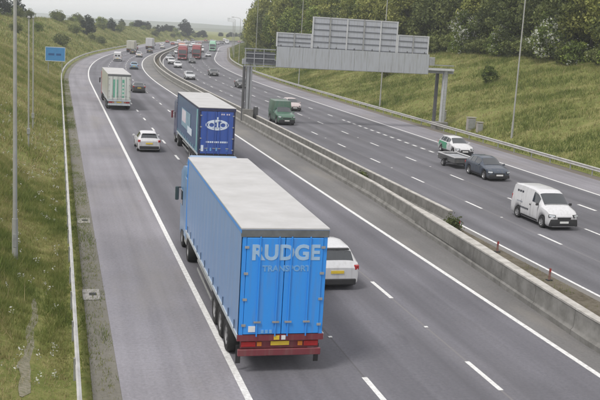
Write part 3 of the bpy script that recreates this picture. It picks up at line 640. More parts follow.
def lorry(name, pal, H=4.2, art=True, cabp=None, box_len=13.6, side_fn=None, rear_fn=None, cab_oncoming=False):
    """origin at the rear edge on the road; +y is forward"""
    t = empty(name); W = 2.55; z0 = 1.12; L = box_len
    RO = pal['roof']; SI = pal['side']; RE_ = pal['rear']; CB = pal['cab']; FR = pal.get('frame', CHASSIS); BU = pal.get('bumper', CHASSIS)
    MB().box((0, L/2, H-0.03), (W, L, 0.06)).build('roof', RO, t, bevel=0.012)
    MB().box((0, L/2, H-0.10), (W-0.012, L-0.012, 0.12)).build('roof_rail', FR, t)
    MB().box((0, L/2, z0-0.02), (W-0.04, L-0.02, 0.16)).build('load_bed', CHASSIS, t)
    MB().box((0, L-0.03, (z0+H-0.1)/2), (W-0.06, 0.05, H-z0-0.2)).build('bulkhead', RO, t)
    for sd_ in (1, -1):
        rows = []
        nz_, ny_ = 8, 54
        for i in range(ny_+1):
            y = 0.08+(L-0.16)*i/ny_
            rows.append([(sd_*(W/2-0.03+0.022*math.sin(i*1.9)*math.sin(PI*j/nz_)), y, z0+0.02+(H-0.18-z0-0.02)*j/nz_) for j in range(nz_+1)])
        MB().grid(rows).build('curtain_side', SI, t, smooth=60)
        MB().box((sd_*(W/2-0.012), L/2, z0+0.0), (0.035, L-0.02, 0.13)).build('side_rail', pal.get('rail', GALV), t)
        for k in range(12):
            MB().box((sd_*(W/2-0.008), 0.6+k*(L-1.2)/11, z0+0.12), (0.02, 0.05, 0.42)).build('strap', pal.get('strap', GALV), t)
        for z in (0.52, 0.86): MB().box((sd_*(W/2-0.06), L*0.56, z), (0.03, L*0.30, 0.09)).build('side_guard', GALV, t)
        MB().box((sd_*(W/2-0.11), 0.06, (z0+H)/2-0.05), (0.11, 0.12, H-z0-0.1)).build('rear_post', FR, t)
        MB().box((sd_*(W/2-0.035), L-0.05, (z0+H)/2-0.05), (0.07, 0.10, H-z0-0.1)).build('front_post', FR, t)
    MB().box((0, 0.05, H-0.16), (W-0.03, 0.13, 0.20)).build('rear_header', pal.get('header', FR), t)
    MB().box((0, 0.05, z0-0.03), (W-0.02, 0.14, 0.18)).build('rear_sill', BU, t)
    for sd_ in (1, -1):
        d = MB().box((sd_*0.555, -0.005, (z0+H-0.2)/2), (1.09, 0.05, H-z0-0.36)).build('rear_door', RE_, t, bevel=0.008)
        for x in (0.16, 0.70):
            MB().tube((sd_*(0.02+x), -0.055, z0+0.02), (sd_*(0.02+x), -0.055, H-0.24), 0.02, n=6).build('lock_rod', pal.get('rod', GALV), d)
            MB().box((sd_*(0.02+x), -0.07, z0+0.45), (0.20, 0.03, 0.05)).build('handle', GALV, d)
        for k in range(4): MB().box((sd_*1.10, -0.035, z0+0.35+k*(H-z0-0.9)/3), (0.12, 0.03, 0.07)).build('hinge', GALV, d)
    bb = MB().box((0, 0.06, 0.63), (2.44, 0.10, 0.20)).build('rear_bumper', BU, t, bevel=0.015)
    MB().box((0, 0.10, 0.88), (2.30, 0.05, 0.26)).build('light_board', BU, t)
    for sd_ in (1, -1):
        MB().box((sd_*0.92, 0.06, 0.88), (0.42, 0.06, 0.15)).build('tail_light', TAILL, t, bevel=0.01)
        MB().box((sd_*0.60, 0.06, 0.88), (0.14, 0.06, 0.13)).build('indicator', AMBER, t, bevel=0.01)
        MB().box((sd_*1.16, 0.30, 0.50), (0.14, 0.03, 0.55)).build('mud_flap', BLACKP, t)
    MB().box((0.0, -0.002+0.06, 0.90), (0.54, 0.06, 0.12)).build('number_plate', PLATEY, t)
    for sd_ in (1, -1): MB().box((sd_*0.45, L*0.48, 0.95), (0.14, L*0.94, 0.22)).build('chassis_beam', CHASSIS, t)
    if art:
        for y in (2.0, 3.31, 4.62):
            MB().tube((-1.0, y, 0.52), (1.0, y, 0.52), 0.07, n=8).build('axle', CHASSIS, t)
            for sd_ in (1, -1): add_wheel(t, sd_*1.07, y, 0.52, 0.38, STEELW)
        for sd_ in (1, -1): MB().box((sd_*0.85, L*0.70, 0.62), (0.12, 0.14, 0.9)).build('landing_leg', CHASSIS, t)
        MB().box((1.0, L*0.42, 0.72), (0.5, 2.2, 0.55)).build('pallet_box', CHASSIS, t, bevel=0.02)
        cy0 = L+0.75
    else:
        for y in (2.4,):
            MB().tube((-1.0, y, 0.50), (1.0, y, 0.50), 0.07, n=8).build('axle', CHASSIS, t)
            for sd_ in (1, -1): add_wheel(t, sd_*0.98, y, 0.50, 0.55, STEELW)
        cy0 = L+0.12
    cl_ = 2.2; cy1 = cy0+cl_; ch = min(H-0.35, 3.65) if art else min(H-0.3, 3.0)
    cab = MB(); rows = []
    for y, zt_, zb_, hw in ((cy0, ch, 0.75, 1.22), (cy0+0.9, ch+0.02, 0.75, 1.245), (cy1-0.42, ch-0.06, 0.55, 1.245), (cy1-0.30, ch-0.18, 0.48, 1.24), (cy1-0.10, 2.35, 0.42, 1.22), (cy1-0.02, 1.75, 0.40, 1.18), (cy1, 1.1, 0.42, 1.10)):
        rows.append([Vector(p) for p in ((0, y, zb_), (hw*0.96, y, zb_), (hw, y, zb_+0.12), (hw, y, zt_-0.25), (hw*0.92, y, zt_-0.05), (0, y, zt_), (-hw*0.92, y, zt_-0.05), (-hw, y, zt_-0.25), (-hw, y, zb_+0.12), (-hw*0.96, y, zb_), (0, y, zb_))])
    cab.grid(rows)
    for r in (rows[0], rows[-1]): cab.add(r[:-1], [tuple(range(len(r)-1))])
    cb = cab.build('cab', CB, t, smooth=35)
    # windscreen lies on the raked front between z 1.85 and 2.75
    def fy(z): return float(np.interp(z, [0.42, 1.1, 1.75, 2.35, ch-0.18, ch-0.06], [cy1, cy1, cy1-0.02, cy1-0.10, cy1-0.30, cy1-0.42]))
    zz = np.linspace(1.80, min(2.85, ch-0.3), 5)
    MB().grid([[(x, fy(z)+0.012, z) for x in np.linspace(-1.06, 1.06, 7)] for z in zz]).build('windscreen', GLASS, cb)
    MB().grid([[(x, fy(z)+0.02, z) for x in (-0.95, 0.95)] for z in (0.85, 1.55)]).build('grille', BLACKP, cb)
    MB().box((0, cy1+0.03, 0.55), (2.36, 0.16, 0.34)).build('front_bumper', pal.get('cabbump', CB), cb, bevel=0.03)
    MB().box((0, cy1+0.12, 0.55), (0.52, 0.02, 0.11)).build('number_plate', PLATEW, cb)
    if art and ch+0.3 < H: MB().box((0, cy0+0.75, ch+(H-0.15-ch)/2), (2.2, 1.5, H-0.15-ch), top=(0.95, 0.55), shift=(0, -0.33)).build('wind_deflector', CB, cb, bevel=0.05)
    for sd_ in (1, -1):
        MB().box((sd_*0.92, cy1+0.04, 0.80), (0.36, 0.14, 0.17)).build('headlight', HEADL, cb, bevel=0.03)
        MB().box((sd_*1.245, cy1-0.85, 2.2), (0.03, 0.75, 0.65)).build('side_window', GLASS, cb, bevel=0.01)
        MB().box((sd_*1.40, cy1-0.18, 2.25), (0.16, 0.14, 0.62)).build('mirror', pal.get('mirror', BLACKP), cb, bevel=0.03)
        MB().box((sd_*1.30, cy1-0.20, 2.52), (0.2, 0.05, 0.05)).build('mirror_arm', BLACKP, cb)
        if art: MB().box((sd_*1.02, cy0-0.6, 0.72), (0.42, 1.3, 0.55)).build('fuel_tank', GALV, t, bevel=0.06)
        if art: MB().box((sd_*1.22, cy0-0.2, 2.0), (0.05, 0.9, 2.6)).build('side_fairing', CB, t, bevel=0.015)
        add_wheel(t, sd_*1.07, cy1-1.15 if art else cy1-1.1, 0.50, 0.32, STEELW)
        if art: add_wheel(t, sd_*0.98, cy0-1.55, 0.50, 0.56, STEELW)
    MB().box((0, cy0-0.4, 0.82), (0.9, 4.2 if art else 2.0, 0.22)).build('tractor_chassis', CHASSIS, t)
    if side_fn: side_fn(t, W, z0, H, L)
    if rear_fn: rear_fn(t, W, z0, H, L)
    return t
ROTR = (PI/2, 0, 0)          # text upright, read from behind the lorry

# --- near blue lorry
BLUE_S = paint('blue_curtain', (0.185, 0.315, 0.56), 0.5, 0.22); BLUE_R = paint('bright_blue_doors', (0.03, 0.29, 0.82), 0.42, 0.22)
WROOF = mat('off_white_roof', (0.48, 0.475, 0.475), 0.6, 0, 0.06, 0.9, col2=(0.39, 0.385, 0.38)); MAROON = paint('maroon_bumper', (0.17, 0.022, 0.035), 0.5, 0.25)
LETTER = mat('pale_blue_lettering', (0.36, 0.54, 0.74), 0.5, 0, 0.08, 4); LETTER2 = mat('faint_blue_lettering', (0.17, 0.40, 0.72), 0.5, 0, 0.08, 4)
GREYH = mat('grey_header', (0.15, 0.16, 0.165), 0.6, 0, 0.15, 3); CABW = paint('blue_cab', (0.10, 0.24, 0.46)); TEALM = paint('turquoise_trim', (0.25, 0.55, 0.55)); SILV = paint('silver_rail', (0.5, 0.55, 0.58), 0.4, 0.3)
def rear_rudge(t, W, z0, H, L):
    text('lettering', 'RUDGE', 0.60, LETTER, t, (0.02, -0.036, H-0.72), ROTR, 1.0, 0.022)
    text('lettering', 'TRANSPORT', 0.235, LETTER2, t, (0.06, -0.036, H-1.17), ROTR, 1.05, 0.008)
    MB().box((-0.86, -0.04, z0+0.24), (0.20, 0.02, 0.17)).build('sticker', SWT, t)
    for x in (-0.55, -0.43, -0.31): MB().box((x, -0.038, z0+0.16), (0.08, 0.02, 0.10)).build('sticker', LETTER2, t)
    MB().box((-0.12, -0.03, z0-0.03), (0.16, 0.03, 0.12)).build('reflector', PLATEY, t); MB().box((0.08, -0.03, z0-0.03), (0.12, 0.03, 0.12)).build('reflector', SWT, t)
T1 = lorry('articulated_lorry', dict(roof=WROOF, side=BLUE_S, rear=BLUE_R, cab=CABW, frame=BLUE_R, header=GREYH, bumper=MAROON, rail=SILV, strap=mat('dark_strap', (0.06, 0.11, 0.2), 0.7), mirror=mat('dark_mirror', (0.05, 0.08, 0.09), 0.5), rod=BLUE_R), H=4.3, rear_fn=rear_rudge)
place(T1, 28.6, -9.72, 0, yaw=-0.026); tag(T1, 'large blue curtain sided lorry with RUDGE on its rear doors, nearest the camera', 'lorry', 'lorries on the left carriageway')

# --- dark blue lorry with oval emblem
NAVY = paint('navy_doors', (0.028, 0.085, 0.36), 0.45, 0.2); NAVYS = paint('navy_teal_curtain', (0.028, 0.085, 0.20), 0.5, 0.3); NAVYF = mat('navy_frame', (0.03, 0.035, 0.09), 0.6, 0, 0.1)
PALEV = mat('emblem_white', (0.66, 0.74, 0.84), 0.5, 0, 0.05); PINK = mat('panel_pink_white', (0.62, 0.50, 0.60), 0.5, 0, 0.15, 2.0, col2=(0.68, 0.70, 0.74)); PANELB = mat('panel_pale_blue', (0.28, 0.42, 0.52), 0.5, 0, 0.2, 1.3, col2=(0.16, 0.26, 0.34))
TEALS = mat('pale_teal_stripe', (0.28, 0.56, 0.58), 0.5, 0, 0.1)
def ellipse(cx, cz, rx, rz, n=28, y=0.0, th=0.008, hole=None):
    mb = MB(); vs = []
    for yy in (y, y+th):
        vs += [(cx+rx*math.cos(2*PI*i/n), yy, cz+rz*math.sin(2*PI*i/n)) for i in range(n)]
    if hole:
        for yy in (y, y+th): vs += [(cx+(rx-hole)*math.cos(2*PI*i/n), yy, cz+(rz-hole)*math.sin(2*PI*i/n)) for i in range(n)]
        fs = []
        for i in range(n):
            j = (i+1) % n; fs += [(i, j, 2*n+j, 2*n+i), (n+i, n+j, 3*n+j, 3*n+i), (i, j, n+j, n+i), (2*n+i, 2*n+j, 3*n+j, 3*n+i)]
    else: fs = [tuple(range(n)), tuple(range(n, 2*n))] + [(i, (i+1) % n, n+(i+1) % n, n+i) for i in range(n)]
    return mb.add(vs, fs)
def rear_navy(t, W, z0, H, L):
    zc = H-1.18
    ellipse(0, zc, 0.80, 0.36, y=-0.046, hole=0.10).build('emblem_ring', PALEV, t)
    for cx in (-0.38, 0.40): ellipse(cx, zc, 0.25, 0.22, y=-0.050, hole=0.085).build('emblem_letter', PALEV, t)
    MB().box((0.02, -0.045, zc+0.02), (0.10, 0.012, 0.46)).build('emblem_letter', PALEV, t); MB().box((-0.16, -0.045, zc+0.22), (0.40, 0.012, 0.09)).build('emblem_letter', PALEV, t); MB().box((0.0, -0.045, zc-0.20), (0.5, 0.012, 0.08)).build('emblem_letter', PALEV, t)
    MB().box((0.02, -0.045, zc+0.46), (0.10, 0.012, 0.16)).build('emblem_letter', PALEV, t)
    for k in range(11): MB().box((-0.70+k*0.142, -0.040, z0+0.88), (0.105, 0.012, 0.115)).build('strapline_letter', PALEV, t)
    for x in (0.30, 0.44, 0.66, 0.80): MB().box((x, -0.04, H-0.45), (0.09, 0.012, 0.10)).build('marker_letter', PINK, t)
    MB().box((-0.98, -0.04, z0+0.45), (0.17, 0.02, 0.42)).build('sticker', PALEV, t)
    for x in (-0.66, -0.4, 0.0, 0.72): MB().box((x, -0.04, z0+0.38), (0.10, 0.02, 0.22)).build('sticker', LETTER2, t)
def side_navy(t, W, z0, H, L):
    x = -W/2-0.004
    MB().box((x, 0.75, (z0+H)/2-0.02), (0.02, 0.42, H-z0-0.4)).build('side_stripe', TEALS, t)
    MB().box((x, 7.4, z0+1.6), (0.02, 5.6, 1.35)).build('side_panel', PANELB, t)
    MB().box((x-0.008, 8.6, z0+1.75), (0.02, 2.6, 0.9)).build('side_picture', PINK, t)
    MB().box((x-0.008, 4.8, z0+1.05), (0.02, 2.6, 0.5)).build('side_picture', PALEV, t)
T3 = lorry('articulated_lorry', dict(roof=WROOF, side=NAVYS, rear=NAVY, cab=paint('navy_cab', (0.04, 0.05, 0.13)), frame=NAVYF, header=NAVYF, bumper=CHASSIS, rail=SILV, strap=TEALS, mirror=MAROON, rod=NAVY), H=4.35, rear_fn=rear_navy, side_fn=side_navy)
place(T3, 65.6, -5.45, 0, yaw=-0.02); tag(T3, 'navy lorry with white oval emblem on its rear doors, beyond RUDGE lorry', 'lorry', 'lorries on the left carriageway')

# --- white and green lorry
WHITES = paint('white_lorry_side', (0.55, 0.56, 0.52)); WHD = paint('white_lorry_doors', (0.60, 0.63, 0.60), 0.5, 0.25); GRN = mat('pale_green_lettering', (0.16, 0.46, 0.33), 0.5, 0, 0.15, 4)
def rear_green(t, W, z0, H, L):
    for x, wd in ((-0.58, 0.20), (-0.20, 0.16), (0.42, 0.24)): MB().box((x, -0.04, (z0+H)/2-0.15), (wd, 0.014, H-z0-0.9)).build('stripe', GRN, t)
    for z in (0.6, 1.0, 1.4, 1.8): MB().box((0.42, -0.048, z0+z), (0.17, 0.014, 0.22)).build('stripe_gap', WHD, t)
T5 = lorry('articulated_lorry', dict(roof=WROOF, side=WHITES, rear=WHD, cab=paint('red_cab', (0.36, 0.03, 0.03)), frame=WHITES, header=GREYH, bumper=SILV, rail=SILV, strap=WHITES, mirror=BLACKP), H=4.0, rear_fn=rear_green)
place(T5, 107.3, -9.35, 0); tag(T5, 'white lorry with pale green stripes on its rear doors and red cab', 'lorry', 'lorries on the left carriageway')

WHITE = paint('white_paint', (0.60, 0.60, 0.615), 0.32, 0.25); SILVER = paint('silver_paint', (0.46, 0.47, 0.49), 0.35, 0.2); DARKC = paint('dark_grey_paint', (0.035, 0.037, 0.042)); NAVYC = paint('dark_blue_paint', (0.028, 0.045, 0.075))
PBLUE = paint('pale_blue_paint', (0.20, 0.32, 0.44)); GREENC = paint('green_paint', (0.05, 0.30, 0.17)); OLIVE = paint('pale_green_paint', (0.065, 0.15, 0.105)); DKGREEN = paint('dark_green_canvas', (0.05, 0.095, 0.075), 0.8); ROSE = paint('pale_rose_paint', (0.50, 0.42, 0.42)); REDC = paint('red_paint', (0.27, 0.045, 0.055))
GL = 'cars on the left carriageway'; GRt = 'vehicles on the right carriageway'
def put(o, s, u, oncoming, label, cat='car', group=None, z=0.0, yaw=0.0):
    place(o, s, u, z, oncoming, yaw); tag(o, label, cat, group or (GRt if oncoming else GL)); return o
put(car('crossover_car', 'suv', WHITE, 4.3, 1.82, 0.97, 0.34), 38.9, -5.5, False, 'white crossover car just right of the RUDGE lorry')
put(car('hatchback_car', 'hatch', WHITE, 4.1, 1.76), 76.2, -9.15, False, 'white hatchback in the left lane, left of the navy lorry')
put(car('saloon_car', 'saloon', DARKC, 4.5, 1.82), 136.2, -4.9, False, 'dark saloon just right of the white and green lorry')
put(car('estate_car', 'hatch', PBLUE, 4.4, 1.8), 200.5, -2.0, False, 'pale blue car in the outer lane beyond the dark saloon')
put(car('delivery_van', 'van', WHITE, 5.2, 2.0, 1.25, 0.34), 236, -6.0, False, 'white panel van ahead of the white and green lorry', 'van')
put(car('hatchback_car', 'hatch', WHITE, 4.1, 1.76), 269, -2.0, False, 'small white car in the outer lane just beyond the pale blue car')
def rigid(cabp, boxp, H=3.6, L=7.0, name='box_lorry'):
    return lorry(name, dict(roof=WROOF, side=boxp, rear=boxp, cab=cabp, frame=boxp, strap=boxp), H=H, art=False, box_len=L)
put(rigid(WHITE, paint('cream_box', (0.55, 0.54, 0.46)), 3.7), 305, -7.6, False, 'cream box lorry at the far end of left carriageway, with a van beyond it', 'lorry', 'lorries on the left carriageway')
put(rigid(WHITE, WHITE, 4.1, 8.5), 352, -5.6, False, 'tall white box lorry farthest along the left carriageway', 'lorry', 'lorries on the left carriageway')
put(car('saloon_car', 'saloon', DARKC, 4.5, 1.82), 312, -1.9, False, 'tiny dark car beside the far cream box lorry')
put(car('saloon_car', 'saloon', SILVER, 4.5, 1.82), 372, -1.9, False, 'tiny silver car beside the farthest white box lorry')

# --- right carriageway
van = put(car('small_van', 'van', WHITE, 4.4, 1.84, 1.05, 0.33, rim=STEELW), 49.3, 10.40, True, 'small white van with dark side lettering driving towards us', 'van')
DKT = mat('dark_lettering', (0.05, 0.055, 0.07), 0.5, 0, 0.1)
for r_, zz in enumerate((1.56, 1.40)):
    for k in range(3): MB().box((0.815+0.012*(1-r_), -1.0+k*-0.26, zz), (0.02, 0.17, 0.11)).build('side_lettering', DKT, van)
for k in range(6): MB().box((0.932, -0.15-k*0.16, 0.72), (0.012, 0.10, 0.09)).build('side_lettering', DKT, van)
for k in range(4): MB().box((0.915, -0.9-k*0.16, 1.0), (0.012, 0.11, 0.07)).build('side_lettering', mat('grey_lettering', (0.3, 0.32, 0.36), 0.5), van)
put(car('towing_car', 'hatch', NAVYC, 4.1, 1.80, 1.02, 0.33), 65.0, 14.6, True, 'dark blue car towing a trailer on the far carriageway')
# open box trailer behind the dark blue car
tr = empty('box_trailer'); put(tr, 70.1, 14.4, True, 'low dark open trailer with white rim towed by the dark blue car', 'trailer')
DKB = paint('dark_trailer_sides', (0.07, 0.075, 0.08), 0.6)
MB().box((0, 0, 0.46), (1.62, 3.2, 0.08)).build('floor', CHASSIS, tr)
for sd_ in (1, -1):
    MB().box((sd_*0.80, 0, 0.66), (0.05, 3.2, 0.40)).build('side_board', DKB, tr)
    MB().box((sd_*0.80, 0, 0.89), (0.10, 3.3, 0.08)).build('rim_rail', WHITE, tr, bevel=0.01)
    MB().box((0, sd_*1.60, 0.66), (1.62, 0.05, 0.40)).build('end_board', DKB, tr); MB().box((0, sd_*1.61, 0.89), (1.68, 0.09, 0.08)).build('rim_rail', WHITE, tr, bevel=0.01)
    MB().box((sd_*0.95, -0.15, 0.66), (0.22, 0.85, 0.05)).build('mudguard', BLACKP, tr, bevel=0.02); add_wheel(tr, sd_*0.95, -0.15, 0.29, 0.18, STEELW)
    MB().box((sd_*0.7, -1.65, 0.55), (0.16, 0.05, 0.12)).build('tail_light', TAILL, tr)
MB().box((0, 0.1, 0.78), (1.5, 2.9, 0.05)).build('load_cover', mat('grey_tarpaulin', (0.34, 0.35, 0.37), 0.7, 0, 0.2, 3, bump=0.6), tr)
MB().box((0, 2.1, 0.45), (0.10, 1.2, 0.10)).build('drawbar', CHASSIS, tr); MB().tube((-0.95, -0.15, 0.29), (0.95, -0.15, 0.29), 0.04, n=8).build('axle', CHASSIS, tr)
MB().box((0, 0, 0.38), (0.9, 2.8, 0.08)).build('frame', CHASSIS, tr)
wc = car('hatchback_car', 'hatch', WHITE, 4.05, 1.76, 1.0, 0.31); put(wc, 77.6, 17.75, True, 'white hatchback with green flank in the lane beside the trailer')
C_ = CarShape(4.05, 1.76, [(k[0], k[1], k[2], k[3], k[4]) for k in HATCH], 0.21, (4.05*0.31, -4.05*0.31), 0.31)
for sd_ in (1, -1): C_.patch(0.50, 0.93, 2.2, 3.95, sd_, 0.006, 14, 4).build('green_flank', GREENC, wc, smooth=60)
# green utility truck with canvas back
ut = car('utility_truck', 'suv', OLIVE, 4.9, 1.98, 1.12, 0.40, rim=STEELW, dark_low=False); put(ut, 99.2, 7.25, True, 'green utility truck with dark canvas back beside the median', 'truck')
MB().box((0, -1.0, 1.66), (1.96, 2.9, 1.45), top=(0.88, 0.95)).build('canvas_back', OLIVE, ut, bevel=0.08, seg=2)
put(car('hatchback_car', 'hatch', ROSE, 4.2, 1.78), 115.6, 12.4, True, 'pale pinkish car just behind the green utility truck')
put(car('saloon_car', 'saloon', DARKC, 4.5, 1.82), 154.5, 13.6, True, 'dark car half hidden behind the gantry column')
put(car('saloon_car', 'saloon', DARKC, 4.5, 1.82), 188.5, 13.4, True, 'dark car beyond the gantry, right of the silver car')
put(car('estate_car', 'hatch', SILVER, 4.3, 1.8), 172, 7.0, True, 'silver car in the inner lane above the navy lorry roof')
put(car('hatchback_car', 'hatch', WHITE, 4.1, 1.76), 216, 8.0, True, 'white car following the silver car towards us')
put(car('saloon_car', 'saloon', SILVER, 4.5, 1.82), 259, 6.6, True, 'tiny pale grey car close to the median in front of the traffic queue')
def orig_at_front(o, s, u, Ltot, **k): return put(o, s+Ltot, u, True, **k)
orig_at_front(lorry('articulated_lorry', dict(roof=WROOF, side=REDC, rear=REDC, cab=REDC, frame=REDC, strap=REDC), H=4.1), 262, 10.3, 16.5, label='red lorry coming towards us, left of the two far red lorries', cat='lorry', group='lorries on the right carriageway')
orig_at_front(lorry('articulated_lorry', dict(roof=WROOF, side=REDC, rear=REDC, cab=REDC, frame=REDC, strap=REDC), H=4.2), 276, 14.2, 16.5, label='red lorry coming towards us, right of the two far red lorries', cat='lorry', group='lorries on the right carriageway')
put(car('saloon_car', 'saloon', DARKC, 4.5, 1.82), 247, 12.6, True, 'tiny dark car just in front of the two red lorries')
put(car('hatchback_car', 'hatch', WHITE, 4.1, 1.76), 318, 6.6, True, 'tiny white car far away in the lane by the median')
put(car('hatchback_car', 'hatch', PBLUE, 4.1, 1.76), 300, 9.2, True, 'tiny blue car just beyond the left red lorry cab')
orig_at_front(rigid(paint('orange_cab', (0.55, 0.18, 0.08)), WHITE, 3.6), 345, 6.8, 9.3, label='small white lorry with orange cab far off near the median', cat='lorry', group='lorries on the right carriageway')
orig_at_front(lorry('articulated_lorry', dict(roof=WROOF, side=GREENC, rear=GREENC, cab=paint('mint_cab', (0.30, 0.55, 0.40)), frame=GREENC, strap=GREENC), H=4.2), 372, 17.6, 16.5, label='mint green lorry farthest away on the right carriageway', cat='lorry', group='lorries on the right carriageway')
put(car('delivery_van', 'van', WHITE, 5.2, 2.0, 1.25, 0.34), 352, 13.9, True, 'tiny white van between the red and the mint green lorries', 'van')

for k, (kind, pc, s_, u_, on, lab) in enumerate((('hatch', DARKC, 292, -5.4, False, 'tiny dark hatchback in the middle lane behind the far cream lorry'), ('saloon', REDC, 338, -9.2, False, 'tiny red car in the left lane beyond the cream box lorry'), ('suv', SILVER, 395, -8.8, False, 'tiny silver off-roader beyond the farthest white box lorry'),
        ('hatch', WHITE, 415, -5.2, False, 'farthest tiny white car on the left carriageway'), ('suv', WHITE, 234, 7.1, True, 'tiny white off-roader following the white car near the median'), ('hatch', DARKC, 285, 6.6, True, 'tiny dark car by the median level with the red lorries'),
        ('saloon', SILVER, 305, 17.4, True, 'tiny silver car right of the right red lorry'), ('hatch', NAVYC, 330, 10.2, True, 'tiny dark blue car between small orange lorry and red lorries'), ('suv', REDC, 405, 10.2, True, 'farthest tiny red car on the right carriageway'))):
    put(car({'hatch': 'hatchback_car', 'saloon': 'saloon_car', 'suv': 'off_roader'}[kind], kind, pc), s_, u_, on, lab)
queue_protos = [car('distant_car', 'hatch', WHITE), car('distant_car', 'saloon', DARKC), car('distant_car', 'suv', SILVER), car('distant_van', 'van', WHITE, 5.0, 1.95, 1.2, 0.34), car('distant_car', 'hatch', REDC)]
usedq = set()
for k in range(22):
    on = k % 2 == 0; i = random.randrange(5); o = queue_protos[i] if i not in usedq else copy_tree(queue_protos[i]); usedq.add(i)
    put(o, 408 + k*11 + random.uniform(-2, 2), random.choice((6.8, 10.3, 14.0)) if on else random.choice((-1.9, -5.4, -9.1)), on, 'tiny vehicle in the far queue coming towards us' if on else 'tiny vehicle in the far queue driving away from us', 'van' if i == 3 else 'car', 'far queue on the right carriageway' if on else 'far queue on the left carriageway')
for i, o in enumerate(queue_protos):
    if i not in usedq:
        for c in [q for q in o.children_recursive] + [o]: bpy.data.objects.remove(c)
# ------------------------------------------------------------------ vegetation
def np_mesh(name, V, F, tintv, m):
    """V (n,3), F (k,3|4) with constant corner count"""
    me = bpy.data.meshes.new(name); k = F.shape[1]
    me.vertices.add(len(V)); me.vertices.foreach_set('co', V.astype(np.float32).ravel())
    me.loops.add(F.size); me.loops.foreach_set('vertex_index', F.astype(np.int32).ravel())
    me.polygons.add(len(F)); me.polygons.foreach_set('loop_start', np.arange(0, F.size, k, dtype=np.int32)); 
    me.update(calc_edges=True); me.validate()
    a = me.attributes.new('tint', 'FLOAT', 'POINT'); a.data.foreach_set('value', tintv.astype(np.float32))
    me.materials.append(m); return me
def leaves(P, size, tintv, rng):
    n = len(P); a = rng.normal(size=(n, 3)); a /= np.linalg.norm(a, axis=1)[:, None]; b = rng.normal(size=(n, 3)); b -= a*np.sum(a*b, 1)[:, None]; b /= np.linalg.norm(b, axis=1)[:, None]
    a = a*size[:, None]; b = b*size[:, None]*0.62
    V = np.stack([P-a, P+b*0.9-a*0.1, P+a, P-b*0.9+a*0.15], 1).reshape(-1, 3); F = np.arange(4*n).reshape(-1, 4)
    return V, F, np.repeat(tintv, 4)
def crown(rng, h, rx, z0, ncl, per, lsize, flowers=0.0, shape='round'):
    Ps = []; Ts = []; Sz = []
    for c in range(ncl):
        while True:
            p = rng.uniform(-1, 1, 3)
            if np.linalg.norm(p) < 1: break
        zc = (p[2]+1)/2; tap = (1.0-0.45*zc**1.5) if shape == 'round' else (1.0-0.8*zc)
        rad = rng.uniform(0.13, 0.24)*rx*2*0.9; ctr = np.array([p[0]*rx*tap, p[1]*rx*tap, z0+(h-z0)*zc*0.93])
        d = rng.normal(size=(per, 3)); d /= np.linalg.norm(d, axis=1)[:, None]; r = rad*rng.uniform(0.45, 1.05, per)**0.6
        q = ctr + d*r[:, None]*np.array([1, 1, 0.75]); Ps.append(q)
        base = rng.uniform(0.0, 0.85); fl = rng.random() < flowers
        tv = np.clip(base + rng.normal(0, 0.10, per), 0, 0.88)
        if fl: tv = np.where(rng.random(per) < 0.45, 1.0, tv)
        Ts.append(tv); Sz.append(rng.uniform(0.7, 1.3, per)*lsize)
    return leaves(np.concatenate(Ps), np.concatenate(Sz), np.concatenate(Ts), rng)
BARK = mat('bark', (0.09, 0.075, 0.06), 0.95, 0, 0.25, 5, bump=0.5)
LEAF = {'olive': leaf_mat('olive_leaves', [(0, (0.093, 0.113, 0.027)), (0.5, (0.194, 0.212, 0.053)), (0.88, (0.349, 0.352, 0.107)), (1, (0.55, 0.55, 0.50))]),
        'dark': leaf_mat('dark_leaves', [(0, (0.052, 0.069, 0.024)), (0.5, (0.109, 0.131, 0.043)), (0.88, (0.202, 0.227, 0.078)), (1, (0.55, 0.55, 0.52))]),
        'green': leaf_mat('green_leaves', [(0, (0.075, 0.106, 0.027)), (0.5, (0.152, 0.201, 0.046)), (0.88, (0.286, 0.337, 0.083)), (1, (0.55, 0.56, 0.50))]),
        'far': leaf_mat('far_dark_leaves', [(0, (0.022, 0.032, 0.024)), (0.5, (0.036, 0.048, 0.034)), (0.88, (0.052, 0.066, 0.045)), (1, (0.06, 0.07, 0.05))])}
def make_tree(kind, h, rx, seed, ncl=64, per=100, lsize=0.195, z0f=0.12, flowers=0.0, shape='round', name='broadleaf_tree'):
    rng = np.random.default_rng(seed); t = empty(name)
    V, F, T = crown(rng, h, rx, h*z0f, ncl, per, lsize, flowers, shape); link('crown', np_mesh('crown', V, F, T, LEAF[kind]), t)
    mb = MB(); pts = [Vector((0, 0, -0.4)), Vector((0.1, 0.05, h*0.25)), Vector((0.0, 0.12, h*0.5)), Vector((0.15, 0, h*0.8))]; mb.path(pts, [h*0.022, h*0.017, h*0.012, h*0.004])
    for k in range(7):
        z = h*rng.uniform(0.2, 0.65); a = rng.uniform(0, 2*PI); r = rx*rng.uniform(0.5, 0.85)
        mb.tube((0.05, 0.08, z), (r*math.cos(a), r*math.sin(a), z+h*rng.uniform(0.1, 0.28)), h*0.008, h*0.002, 6)
    mb.build('trunk', BARK, t); return t
protos = [make_tree('olive', 10.5, 3.6, 1), make_tree('dark', 11.5, 3.7, 2), make_tree('green', 9.5, 3.4, 3), make_tree('olive', 12.5, 4.0, 4), make_tree('dark', 9.0, 3.6, 5, flowers=0.0), make_tree('green', 7.5, 3.3, 6, flowers=0.6, z0f=0.04)]
shrub = [make_tree('dark', 3.6, 2.3, 11, 40, 60, 0.16, 0.0, name='hedge_shrub'), make_tree('green', 3.2, 2.2, 12, 40, 60, 0.16, 0.0, flowers=0.12, name='hedge_shrub')]
used = set()
